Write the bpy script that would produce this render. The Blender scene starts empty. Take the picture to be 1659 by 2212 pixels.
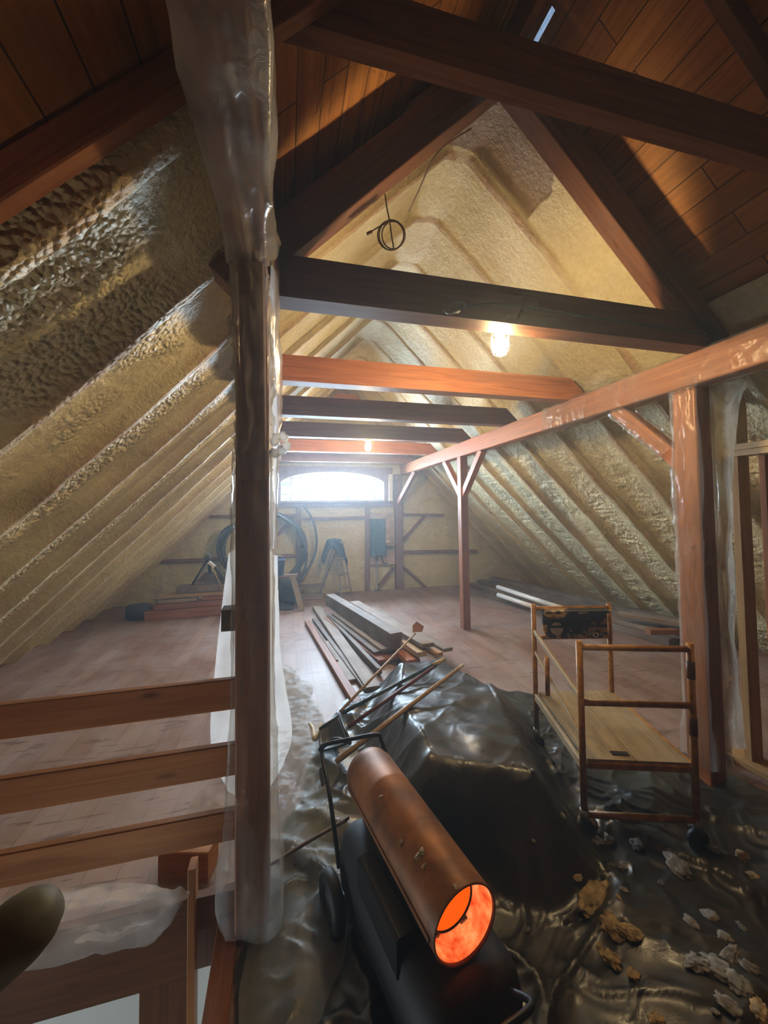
import bpy, bmesh, math, random
import numpy as np
from mathutils import Vector, Matrix, noise as mnoise
S = bpy.context.scene
COL = S.collection
random.seed(7)
# ------------------------------------------------------------------ camera
W, HH = 1659, 2212
F, CX, CY, EYE = 840.0, 829.5, 1068.0, 1.6
def _axes():
    d = np.array([(615-CX)/F, -(1103-CY)/F, 1.0]); d /= np.linalg.norm(d)
    z = np.array([(560-CX)/F, -(-20000-CY)/F, 1.0]); z -= d*z.dot(d); z /= np.linalg.norm(z)
    x = np.cross(d, z)
    if x[0] < 0: x = -x
    return np.stack([x, d, z])
R = _axes()
cam = bpy.data.cameras.new('camera'); camo = bpy.data.objects.new('camera', cam); COL.objects.link(camo)
cam.sensor_fit = 'HORIZONTAL'; cam.sensor_width = 36.0; cam.lens = F*36/W
cam.shift_y = -(HH/2-CY)/W
cam.clip_start = 0.02; cam.clip_end = 200
M = Matrix(((R[0,0], R[0,1], -R[0,2], 0), (R[1,0], R[1,1], -R[1,2], 0), (R[2,0], R[2,1], -R[2,2], EYE), (0,0,0,1)))
camo.matrix_world = M
S.camera = camo
def at(px, py, X=None, Y=None, Z=None):
    """the point of the room that the photograph shows at (px, py), given one of its coordinates"""
    r = R @ np.array([(px-CX)/F, -(py-CY)/F, 1.0])
    t = X/r[0] if X is not None else (Y/r[1] if Y is not None else (Z-EYE)/r[2])
    return Vector((r*t).tolist()) + Vector((0, 0, EYE))
# ------------------------------------------------------------------ view, world, daylight
S.view_settings.view_transform = 'Standard'; S.view_settings.look = 'None'
S.view_settings.exposure = 0.0; S.view_settings.gamma = 1.0; S.view_settings.use_curve_mapping = False
S.cycles.use_denoising = True
S.cycles.max_bounces = 6; S.cycles.diffuse_bounces = 4; S.cycles.glossy_bounces = 3; S.cycles.transmission_bounces = 4; S.cycles.transparent_max_bounces = 14
S.cycles.use_adaptive_sampling = True; S.cycles.adaptive_threshold = .12; S.cycles.adaptive_min_samples = 14
S.cycles.caustics_reflective = False; S.cycles.caustics_refractive = False
S.cycles.sample_clamp_indirect = 6.0
wd = bpy.data.worlds.new('sky'); S.world = wd; wd.use_nodes = True
wd.node_tree.nodes['Background'].inputs[0].default_value = (0.62, 0.80, 1.0, 1)
wd.node_tree.nodes['Background'].inputs[1].default_value = 1.6
HAZE = .017                                          # dust in the air of the whole place, bluish towards the window
_wn = wd.node_tree; _vs = _wn.nodes.new('ShaderNodeVolumeScatter'); _vs.inputs['Color'].default_value = (.82, .91, 1, 1)
_vs.inputs['Density'].default_value = HAZE; _vs.inputs['Anisotropy'].default_value = .55
_wn.links.new(_vs.outputs[0], [n for n in _wn.nodes if n.type == 'OUTPUT_WORLD'][0].inputs['Volume']); S.cycles.volume_bounces = 0
def light(name, kind, loc, power, col, **k):
    l = bpy.data.lights.new(name, kind); l.energy = power; l.color = col
    for a, b in k.items(): setattr(l, a, b)
    o = bpy.data.objects.new(name, l); COL.objects.link(o); o.location = loc
    return o
DAY = light('window_daylight', 'AREA', (0.93, 8.25, 2.35), 2700, (0.60, 0.80, 1.0), shape='RECTANGLE', size=3.2, size_y=1.9)
DAY.rotation_euler = (math.radians(-78), 0, 0)       # bright sky outside the arched window, tipped down into the room
SKY = light('sky_over_ridge', 'AREA', (1.6, 1.9, 4.9), 260, (.55, .75, 1.0), shape='RECTANGLE', size=1.2, size_y=1.6)      # sky over the open roof joint
LOW = light('lower_floor_window', 'AREA', (-4.6, .6, -1.2), 110, (.80, .92, 1.0), shape='RECTANGLE', size=2.4, size_y=1.6)
STAIR_FILL = light('stair_fill_spot', 'SPOT', (-1.0, .10, -1.20), 46, (1.0, .80, .54), shadow_soft_size=.10, spot_size=math.radians(50), spot_blend=.6)
STAIR_FILL.rotation_euler = Vector((.15, 1.30, 2.40)).to_track_quat('-Z', 'Y').to_euler()      # unseen fill spot, added below the stair to brighten railing and near-left foam
LOW.rotation_euler = (math.radians(90), 0, math.radians(-90))          # daylight on the floor below, seen through the stair opening
BULB_RAD, BULB_COL = 1080.0, (1.0, 0.72, 0.37)      # radiance of the two bulbs
# ------------------------------------------------------------------ noise on arrays
def _h(ix, iy, s):
    n = (ix.astype(np.int64)*374761393 + iy.astype(np.int64)*668265263 + s*1442695041) & 0xffffffff
    n = ((n ^ (n >> 13))*1274126177) & 0xffffffff
    return ((n ^ (n >> 16)) & 0xffff)/65535.0
def vn(x, y, s=0):
    x0 = np.floor(x); y0 = np.floor(y); fx = x-x0; fy = y-y0
    fx = fx*fx*fx*(fx*(fx*6-15)+10); fy = fy*fy*fy*(fy*(fy*6-15)+10)
    a = _h(x0, y0, s); b = _h(x0+1, y0, s); c = _h(x0, y0+1, s); d = _h(x0+1, y0+1, s)
    return ((a*(1-fx)+b*fx)*(1-fy)+(c*(1-fx)+d*fx)*fy)*2-1
def fbm(x, y, s=0, o=3):
    r = 0; a = 1.0
    for k in range(o): r = r+a*vn(x*2**k, y*2**k, s+k*17); a *= .5
    return r/1.75
def ridged(x, y, s=0, o=3):
    r = 0; a = 1.0
    for k in range(o): r = r+a*(1-np.abs(vn(x*2**k, y*2**k, s+k*31))*2); a *= .5
    return r/1.75
def sstep(a, b, x):
    t = np.clip((x-a)/(b-a), 0, 1); return t*t*(3-2*t)
# ------------------------------------------------------------------ materials
class NT:
    def __init__(s, name):
        s.m = bpy.data.materials.new(name); s.m.use_nodes = True; s.t = s.m.node_tree; s.t.nodes.clear()
        s.out = s.n('ShaderNodeOutputMaterial')
    def n(s, t, **k):
        o = s.t.nodes.new(t)
        for a, b in k.items(): setattr(o, a, b)
        return o
    def l(s, a, b): s.t.links.new(a, b)
    def coord(s, which='Object', scale=(1,1,1), rot=(0,0,0)):
        c = s.n('ShaderNodeTexCoord'); mp = s.n('ShaderNodeMapping')
        mp.inputs['Scale'].default_value = scale; mp.inputs['Rotation'].default_value = rot
        s.l(c.outputs[which], mp.inputs[0]); return mp.outputs[0]
    def noise(s, vec, scale, detail=4, rough=.55, dist=0):
        o = s.n('ShaderNodeTexNoise'); s.l(vec, o.inputs['Vector'])
        o.inputs['Scale'].default_value = scale; o.inputs['Detail'].default_value = detail
        o.inputs['Roughness'].default_value = rough; o.inputs['Distortion'].default_value = dist
        return o.outputs['Fac']
    def ramp(s, fac, stops):
        o = s.n('ShaderNodeValToRGB'); s.l(fac, o.inputs[0]); e = o.color_ramp.elements
        while len(e) < len(stops): e.new(.5)
        for i, (p, c) in enumerate(stops):
            e[i].position = p; e[i].color = (c, c, c, 1) if isinstance(c, (int, float)) else (*c, 1)
        return o.outputs[0]
    def mix(s, fac, a, b, mode='MIX'):
        o = s.n('ShaderNodeMix', data_type='RGBA', blend_type=mode)
        for sock, v in ((o.inputs[0], fac), (o.inputs[6], a), (o.inputs[7], b)):
            if isinstance(v, (int, float)): sock.default_value = v
            elif isinstance(v, tuple): sock.default_value = (*v, 1)
            else: s.l(v, sock)
        return o.outputs[2]
    def attr(s, name):
        o = s.n('ShaderNodeAttribute'); o.attribute_name = name; return o.outputs['Fac']
    def math(s, op, a, b):
        o = s.n('ShaderNodeMath', operation=op)
        for i, v in enumerate((a, b)):
            if isinstance(v, (int, float)): o.inputs[i].default_value = v
            else: s.l(v, o.inputs[i])
        return o.outputs[0]
    def bump(s, h, strength=.3, dist=.01, normal=None):
        o = s.n('ShaderNodeBump'); o.inputs['Strength'].default_value = strength; o.inputs['Distance'].default_value = dist
        s.l(h, o.inputs['Height'])
        if normal is not None: s.l(normal, o.inputs['Normal'])
        return o.outputs[0]
    def pbr(s, col, rough=.6, metal=0, normal=None, spec=.5, **k):
        o = s.n('ShaderNodeBsdfPrincipled')
        if isinstance(col, tuple): o.inputs['Base Color'].default_value = (*col, 1)
        else: s.l(col, o.inputs['Base Color'])
        if isinstance(rough, (int, float)): o.inputs['Roughness'].default_value = rough
        else: s.l(rough, o.inputs['Roughness'])
        o.inputs['Metallic'].default_value = metal; o.inputs['Specular IOR Level'].default_value = spec
        for a, b in k.items(): o.inputs[a.replace('_', ' ')].default_value = b
        if normal is not None: s.l(normal, o.inputs['Normal'])
        return o.outputs[0]
    def done(s, sh): s.l(sh, s.out.inputs[0]); return s.m
def wood(name, dark, light_, rough=.6, grain=1.0, knots=0.0, bump=.15, spec=.35, dust=None):
    t = NT(name); v = t.coord('UV', (1.6*grain, 26*grain, 1))
    g = t.noise(v, 1.0, 6, .6, 1.2); v2 = t.coord('UV', (.7, 3.0, 1)); g2 = t.noise(v2, 1.0, 3)
    c = t.ramp(g, [(.3, dark), (.7, light_)])
    c = t.mix(t.ramp(g2, [(.35, 0.0), (.75, .45)]), c, tuple(x*.55 for x in dark))
    if knots:
        vo = t.n('ShaderNodeTexVoronoi'); t.l(t.coord('UV', (2.4, 7.5, 1)), vo.inputs['Vector']); vo.inputs['Scale'].default_value = 1.0
        c = t.mix(t.ramp(vo.outputs['Distance'], [(.05, knots), (.13, 0.0)]), c, tuple(x*.3 for x in dark))
    if dust:
        c = t.mix(t.ramp(t.noise(t.coord('Object'), 3.0, 5), [(.4, 0.0), (.75, .55)]), c, dust)
    return t.done(t.pbr(c, rough, 0, t.bump(g, bump, .004), spec))
def plain(name, col, rough=.5, metal=0, var=.35, scale=14, bump=.1, spec=.5, **k):
    t = NT(name); n = t.noise(t.coord('Object'), scale, 5)
    c = t.mix(t.ramp(n, [(.35, 0.0), (.7, 1.0)]), tuple(x*(1-var) for x in col), col)
    return t.done(t.pbr(c, rough, metal, t.bump(n, bump, .004), spec, **k))
def film(name, fac, col=(.85, .85, .82), rough=.22, trans=.55, gloss=.16, scale=9):
    """thin polyethylene: partly see-through, milky, with a sheen"""
    t = NT(name); v = t.coord('Object'); n1 = t.noise(v, scale, 5, .55, 1.5); n2 = t.noise(v, 3.0, 3)
    nor = t.bump(n1, .45, .012)
    d = t.n('ShaderNodeBsdfDiffuse'); d.inputs[0].default_value = (*col, 1); t.l(nor, d.inputs['Normal'])
    tr = t.n('ShaderNodeBsdfTranslucent'); tr.inputs[0].default_value = (*col, 1); t.l(nor, tr.inputs['Normal'])
    m1 = t.n('ShaderNodeMixShader'); m1.inputs[0].default_value = trans; t.l(d.outputs[0], m1.inputs[1]); t.l(tr.outputs[0], m1.inputs[2])
    g = t.n('ShaderNodeBsdfGlossy'); g.inputs['Roughness'].default_value = rough; t.l(nor, g.inputs['Normal'])
    lw = t.n('ShaderNodeFresnel'); lw.inputs[0].default_value = 1.5; t.l(nor, lw.inputs['Normal'])
    tp = t.n('ShaderNodeBsdfTransparent'); tp.inputs[0].default_value = (.97, .96, .93, 1)
    m2 = t.n('ShaderNodeMixShader'); t.l(t.ramp(n2, [(.3, fac*.55), (.7, min(1, fac*1.5))]), m2.inputs[0])
    t.l(tp.outputs[0], m2.inputs[1]); t.l(m1.outputs[0], m2.inputs[2])
    m3 = t.n('ShaderNodeMixShader'); t.l(t.math('MULTIPLY', lw.outputs[0], gloss*2), m3.inputs[0]); t.l(m2.outputs[0], m3.inputs[1]); t.l(g.outputs[0], m3.inputs[2])
    return t.done(m3.outputs[0])
def emit(name, col, s):
    t = NT(name); e = t.n('ShaderNodeEmission'); e.inputs[0].default_value = (*col, 1); e.inputs[1].default_value = s
    return t.done(e.outputs[0])
def foam_mat():
    t = NT('spray_foam'); v = t.coord('Object'); rib = t.attr('rib'); ro = t.attr('rough')
    n1 = t.noise(v, 30, 5, .62); n2 = t.noise(v, 2.2, 4); n3 = t.noise(v, 75, 3)
    vo = t.n('ShaderNodeTexVoronoi', feature='SMOOTH_F1'); t.l(v, vo.inputs['Vector']); vo.inputs['Scale'].default_value = 44; vo.inputs['Smoothness'].default_value = .35
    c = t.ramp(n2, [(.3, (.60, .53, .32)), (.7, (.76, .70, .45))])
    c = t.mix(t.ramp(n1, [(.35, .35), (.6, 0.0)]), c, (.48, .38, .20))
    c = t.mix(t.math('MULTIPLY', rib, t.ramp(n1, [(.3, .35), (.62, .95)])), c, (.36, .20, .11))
    c = t.mix(t.attr('bare'), c, (.34, .25, .17))
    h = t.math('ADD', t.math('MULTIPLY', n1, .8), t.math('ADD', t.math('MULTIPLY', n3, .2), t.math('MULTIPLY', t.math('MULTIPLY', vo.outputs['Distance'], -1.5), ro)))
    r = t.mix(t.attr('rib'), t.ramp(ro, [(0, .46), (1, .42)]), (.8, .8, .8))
    return t.done(t.pbr(c, r, 0, t.bump(h, .9, .026), .5))
def floor_mat():
    t = NT('plank_floor'); v = t.coord('Object', (1, 1, 1), (0, 0, math.radians(90)))
    b = t.n('ShaderNodeTexBrick'); t.l(v, b.inputs['Vector'])
    b.offset = .37; b.inputs['Scale'].default_value = 1.0; b.inputs['Brick Width'].default_value = 1.1; b.inputs['Row Height'].default_value = .14
    b.inputs['Mortar Size'].default_value = .0022; b.inputs['Mortar Smooth'].default_value = .3
    b.inputs['Color1'].default_value = (.33, .205, .16, 1); b.inputs['Color2'].default_value = (.23, .125, .095, 1); b.inputs['Mortar'].default_value = (.08, .045, .03, 1)
    g = t.noise(t.coord('Object', (30, 1.6, 1)), 1.0, 6, .6, .8)
    c = t.mix(t.ramp(g, [(.35, .35), (.65, 0.0)]), b.outputs['Color'], (.17, .085, .06))
    d = t.noise(t.coord('Object', (1, .6, 1)), 2.6, 6, .62)
    c = t.mix(t.ramp(d, [(.38, 0.0), (.66, .62)]), c, (.40, .335, .325))
    k = t.noise(t.coord('Object', (4.5, 22, 1)), 1.0, 3, .5, .6); c = t.mix(t.ramp(k, [(.60, 0.0), (.68, .62)]), c, (.085, .045, .04))
    r = t.ramp(d, [(.3, .40), (.7, .56)])
    return t.done(t.pbr(c, r, 0, t.bump(t.mix(.3, b.outputs['Fac'], g), .25, .004), .5))
def boards_mat():
    t = NT('roof_boards'); v = t.coord('UV')
    b = t.n('ShaderNodeTexBrick'); t.l(v, b.inputs['Vector']); b.offset = .4; b.inputs['Scale'].default_value = 1.0
    b.inputs['Brick Width'].default_value = 2.3; b.inputs['Row Height'].default_value = .135; b.inputs['Mortar Size'].default_value = .003
    b.inputs['Color1'].default_value = (.60, .26, .070, 1); b.inputs['Color2'].default_value = (.42, .16, .040, 1); b.inputs['Mortar'].default_value = (.05, .02, .008, 1)
    g = t.noise(t.coord('UV', (1.4, 24, 1)), 1.0, 6, .6, 1.2)
    c = t.mix(t.ramp(g, [(.35, .55), (.62, 0.0)]), b.outputs['Color'], (.20, .075, .02))
    return t.done(t.pbr(c, .55, 0, t.bump(b.outputs['Fac'], -.4, .004), .35))
def tarp_mat():
    t = NT('black_tarp'); v = t.coord('Object'); n = t.noise(v, 2.4, 5, .6); n2 = t.noise(v, 14, 5, .6, 1.2)
    c = t.ramp(n, [(.32, (.011, .012, .012)), (.55, (.020, .020, .017)), (.80, (.055, .046, .026))])
    r = t.ramp(n2, [(.3, .27), (.7, .44)])
    return t.done(t.pbr(c, r, 0, t.bump(n2, .22, .008), .8))
MAT = dict(
    foam=foam_mat(), floor=floor_mat(), boards=boards_mat(), tarp=tarp_mat(),
    timber=wood('red_timber', (.19, .070, .030), (.40, .155, .060), .55),
    timber_dark=wood('dark_timber', (.10, .034, .018), (.21, .078, .036), .55),
    timber_red=wood('orange_timber', (.30, .095, .030), (.56, .21, .075), .5),
    rail=wood('pine_rail', (.29, .105, .028), (.46, .20, .062), .5, knots=.9),
    stain=wood('stained_board', (.12, .045, .018), (.22, .095, .036), .5),
    lumber=wood('grey_lumber', (.16, .115, .085), (.33, .25, .19), .6, dust=(.42, .38, .35)),
    lumber_old=wood('aged_lumber', (.09, .062, .046), (.20, .145, .11), .6, dust=(.34, .30, .27)),
    pine=wood('new_pine', (.50, .34, .18), (.70, .53, .32), .55, knots=.5),
    pine2=wood('stud_pine', (.42, .235, .09), (.60, .38, .17), .55, knots=.4),
    deck=wood('deck_ply', (.27, .185, .085), (.44, .33, .17), .65, dust=(.56, .50, .37)),
    film=film('clear_film', .21), film_heavy=film('crumpled_film', .56, (.78, .76, .72), gloss=.30, scale=12), film_milky=film('milky_film', .95, (.93, .95, .96), trans=.85),
    film_drape=film('draped_film', .85, (.74, .68, .57), gloss=.24, scale=7), film_dull=film('dull_film', .24, (.70, .67, .62), gloss=.03, rough=.4), film_floor=film('floor_film', .40, (.60, .62, .61), gloss=.09, rough=.32, scale=12),
    scaf=plain('orange_scaffold_paint', (.62, .28, .045), .5, .0, .55, 22, .2),
    rust=plain('rusty_barrel', (.36, .135, .036), .5, .25, .6, 9, .7),
    black=plain('black_steel', (.018, .018, .020), .38, .2, .4, 12),
    dull_black=plain('dull_black_steel', (.011, .011, .012), .62, .0, .5, 9, .15), rubber=plain('black_rubber', (.016, .016, .016), .6),  # first one is the fuel tank black, darker and duller than the frame steel
    plastic_black=plain('black_plastic', (.022, .022, .024), .4),
    steel=plain('grey_steel', (.42, .43, .44), .4, .8),
    alu=plain('ladder_aluminium', (.42, .40, .33), .45, .5),
    panel=plain('blue_grey_panel', (.05, .15, .27), .5),
    ply=plain('painted_plywood', (.55, .45, .40), .7),
    pipe_black=plain('black_poly_pipe', (.03, .036, .04), .42),
    pvc=plain('white_pvc', (.80, .80, .78), .35, 0, .1),
    blue=plain('blue_bucket', (.035, .085, .25), .45),
    cloth=plain('navy_cloth', (.010, .045, .085), .9, 0, .3, 30, .3),
    cord=plain('brown_cord', (.17, .10, .045), .6),
    foamchunk=plain('foam_scrap', (.50, .36, .17), .75, 0, .6, 40, .6),
    foamgrey=plain('grey_foam_scrap', (.27, .25, .215), .7, 0, .55, 40, .6),
    white=plain('white_wall_paint', (.72, .74, .70), .6, 0, .06, 3),
    grey=plain('grey_green_paint', (.13, .13, .105), .6),
    ivory=plain('ivory_plastic', (.72, .64, .50), .45, 0, .15),
    yellow=plain('yellow_grip', (.62, .46, .20), .5), green=plain('dark_green_shaft', (.018, .045, .035), .35), redp=plain('dark_red_shaft', (.15, .018, .016), .4),
    ash=wood('ash_handle', (.34, .21, .10), (.52, .36, .19), .45), rustblade=plain('rusty_blade', (.35, .13, .045), .6, .3),
    glass=None, bulb=emit('lamp_glow', BULB_COL, BULB_RAD), glow=emit('burner_glow', (1.0, .085, .002), 1.3), hot=None,
    bg=plain('wall_stud_timber', (.24, .125, .085), .6),
)
def glass():
    t = NT('window_glass'); tp = t.n('ShaderNodeBsdfTransparent'); g = t.n('ShaderNodeBsdfGlossy'); g.inputs['Roughness'].default_value = .02
    m = t.n('ShaderNodeMixShader'); m.inputs[0].default_value = .06; t.l(tp.outputs[0], m.inputs[1]); t.l(g.outputs[0], m.inputs[2]); return t.done(m.outputs[0])
MAT['glass'] = glass()
def hot():
    t = NT('hot_steel'); n = t.noise(t.coord('Object'), 30, 4)
    e = t.n('ShaderNodeEmission'); t.l(t.ramp(n, [(.3, (.75, .05, .006)), (.55, (1.0, .20, .05)), (.75, (1.0, .36, .13))]), e.inputs[0]); e.inputs[1].default_value = 1.2
    return t.done(e.outputs[0])
MAT['hot'] = hot()
# ------------------------------------------------------------------ mesh building
class MB:
    def __init__(s): s.v = []; s.f = []; s.uv = []; s.sm = []
    def add(s, vs, fs, uvs=None, smooth=False):
        b = len(s.v); s.v += [tuple(v) for v in vs]; s.uv += (uvs if uvs else [(v[0]+v[2], v[1]+v[2]*.7) for v in vs])
        for f in fs: s.f.append([b+i for i in f]); s.sm.append(smooth)
        return s
    def bar(s, p0, p1, w, h, up=(0, 0, 1), bev=.004):
        """timber from p0 to p1: w across, h along up; bevelled long edges"""
        p0 = Vector(p0); p1 = Vector(p1); d = p1-p0; L = d.length; d.normalize(); up = Vector(up)
        side = d.cross(up)
        if side.length < 1e-4: up = Vector((0, 1, 0)); side = d.cross(up)
        side.normalize(); up = side.cross(d).normalized(); w /= 2; h /= 2; b = min(bev, w*.4, h*.4)
        prof = [(-w, -h+b), (-w+b, -h), (w-b, -h), (w, -h+b), (w, h-b), (w-b, h), (-w+b, h), (-w, h-b)]
        ro = random.random()*9; n = max(1, int(L/.5)); vs = []; uv = []; peri = [0, .01, 2*w, 2*w+.01, 2*w+2*h, 2*w+2*h+.01, 4*w+2*h, 4*w+2*h+.01]
        for k in range(n+1):
            for j, (a, c) in enumerate(prof): vs.append(p0+d*(L*k/n)+side*a+up*c); uv.append((L*k/n+ro, peri[j]+ro*3))
        fs = [[k*8+j, k*8+(j+1) % 8, (k+1)*8+(j+1) % 8, (k+1)*8+j] for k in range(n) for j in range(8)]
        fs += [list(range(7, -1, -1)), list(range(n*8, n*8+8))]
        return s.add(vs, fs, uv)
    def box(s, x0, x1, y0, y1, z0, z1, bev=.003):
        dx, dy, dz = x1-x0, y1-y0, z1-z0; cx, cy, cz = (x0+x1)/2, (y0+y1)/2, (z0+z1)/2
        if dx >= dy and dx >= dz: return s.bar((x0, cy, cz), (x1, cy, cz), dy, dz, (0, 0, 1), bev)
        if dy >= dz: return s.bar((cx, y0, cz), (cx, y1, cz), dx, dz, (0, 0, 1), bev)
        return s.bar((cx, cy, z0), (cx, cy, z1), dx, dy, (0, 1, 0), bev)
    def tube(s, pts, r, seg=10, cap=True):
        pts = [Vector(p) for p in pts]; n = len(pts); rs = r if isinstance(r, (list, tuple)) else [r]*n
        nrm = None; vs = []; uv = []; run = 0
        for i, p in enumerate(pts):
            d = (pts[min(i+1, n-1)]-pts[max(i-1, 0)]).normalized()
            if nrm is None: nrm = d.cross(Vector((0, 0, 1)) if abs(d.z) < .9 else Vector((1, 0, 0))).normalized()
            else: nrm = (nrm-d*nrm.dot(d)).normalized()
            b = d.cross(nrm)
            if i: run += (p-pts[i-1]).length
            for j in range(seg):
                a = 2*math.pi*j/seg; vs.append(p+(nrm*math.cos(a)+b*math.sin(a))*rs[i]); uv.append((run, j/seg*.1))
        fs = [[i*seg+j, i*seg+(j+1) % seg, (i+1)*seg+(j+1) % seg, (i+1)*seg+j] for i in range(n-1) for j in range(seg)]
        s.add(vs, fs, uv, True)
        if cap:
            b0 = len(s.v)-n*seg; s.f.append([b0+j for j in range(seg-1, -1, -1)]); s.sm.append(False)
            s.f.append([b0+(n-1)*seg+j for j in range(seg)]); s.sm.append(False)
        return s
    def lathe(s, prof, c, axis=(0, 0, 1), seg=24, closed=False):
        c = Vector(c); ax = Vector(axis).normalized(); a = ax.orthogonal().normalized(); b = ax.cross(a); n = len(prof); vs = []; uv = []
        for r, z in prof:
            for j in range(seg):
                t = 2*math.pi*j/seg; vs.append(c+ax*z+(a*math.cos(t)+b*math.sin(t))*max(r, 1e-4)); uv.append((z, t*.1))
        m = n if closed else n-1
        return s.add(vs, [[i*seg+j, i*seg+(j+1) % seg, ((i+1) % n)*seg+(j+1) % seg, ((i+1) % n)*seg+j] for i in range(m) for j in range(seg)], uv, True)
    def prism(s, poly, o, ax, ay, depth):
        """polygon in the plane (o, ax, ay) pushed along its normal"""
        o, ax, ay = Vector(o), Vector(ax), Vector(ay); nz = ax.cross(ay).normalized()*depth; n = len(poly)
        vs = [o+ax*x+ay*y for x, y in poly]; vs += [v+nz for v in vs]; uv = [p for p in poly]*2
        return s.add(vs, [list(range(n-1, -1, -1)), list(range(n, 2*n))]+[[i, (i+1) % n, n+(i+1) % n, n+i] for i in range(n)], [tuple(u) for u in uv])
    def grid(s, P, keep=None, uvs=None):
        """P: array (n, m, 3)"""
        n, m = P.shape[:2]; vs = [tuple(p) for p in P.reshape(-1, 3).tolist()]
        fs = [[i*m+j, (i+1)*m+j, (i+1)*m+j+1, i*m+j+1] for i in range(n-1) for j in range(m-1) if keep is None or keep[i, j]]
        return s.add(vs, fs, uvs, True)
    def build(s, name, mat, parent=None, loc=None, attrs=None, solid=0, relax=0):
        used = sorted({i for f in s.f for i in f}); remap = {o: k for k, o in enumerate(used)}
        vs = [s.v[i] for i in used]
        if parent is not None: off = Vector(parent['_base'])
        elif loc is not None: off = Vector(loc)
        else:
            A = np.array(vs); off = Vector(((A[:, 0].min()+A[:, 0].max())/2, (A[:, 1].min()+A[:, 1].max())/2, A[:, 2].min()))
        me = bpy.data.meshes.new(name)
        me.from_pydata([(x-off.x, y-off.y, z-off.z) for x, y, z in vs], [], [[remap[i] for i in f] for f in s.f])
        ul = me.uv_layers.new(name='UVMap'); li = np.zeros(len(me.loops), dtype=np.int32); me.loops.foreach_get('vertex_index', li)
        U = np.array([s.uv[i] for i in used], dtype=np.float32); ul.data.foreach_set('uv', U[li].ravel())
        me.polygons.foreach_set('use_smooth', s.sm)
        if attrs:
            for k, arr in attrs.items():
                a = me.attributes.new(k, 'FLOAT', 'POINT'); a.data.foreach_set('value', np.asarray(arr, dtype=np.float32).ravel()[used])
        if relax:                                   # even out the saw-tooth edge of a trimmed grid
            bm = bmesh.new(); bm.from_mesh(me); bv = {}
            for e in bm.edges:
                if e.is_boundary:
                    a, b = e.verts; bv.setdefault(a, []).append(b); bv.setdefault(b, []).append(a)
            for _ in range(relax):
                new = {v: sum((n.co for n in ns), Vector())/len(ns) for v, ns in bv.items()}
                for v, c in new.items(): v.co = v.co.lerp(c, .6)
            bm.to_mesh(me); bm.free()
        me.materials.append(mat if not isinstance(mat, str) else MAT[mat]); me.update()
        o = bpy.data.objects.new(name, me); COL.objects.link(o)
        if parent is not None:
            o.parent = parent
            if parent.type == 'MESH' and '_base' in parent.keys(): pass
        else: o.location = off
        o['_base'] = tuple(off)
        if solid:
            md = o.modifiers.new('thickness', 'SOLIDIFY'); md.thickness = solid; md.offset = 0
        return o
def tag(o, label, cat, group=None):
    o['label'] = label; o['category'] = cat
    if group: o['group'] = group
    return o
def structure(o): o['kind'] = 'structure'; return o
def empty(name, loc, label, cat, group=None):
    o = bpy.data.objects.new(name, None); COL.objects.link(o); o.location = loc; o.empty_display_size = .1; o['_base'] = tuple(loc)
    return tag(o, label, cat, group)
def bez(pts, n=8):
    """Catmull-Rom through points"""
    P = [Vector(p) for p in pts]; P = [P[0]*2-P[1]]+P+[P[-1]*2-P[-2]]; out = []
    for i in range(1, len(P)-2):
        for k in range(n):
            t = k/n; a, b, c, d = P[i-1:i+3]
            out.append(.5*((2*b)+(c-a)*t+(2*a-5*b+4*c-d)*t*t+(3*b-a-3*c+d)*t**3))
    return out+[P[-2]]
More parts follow.
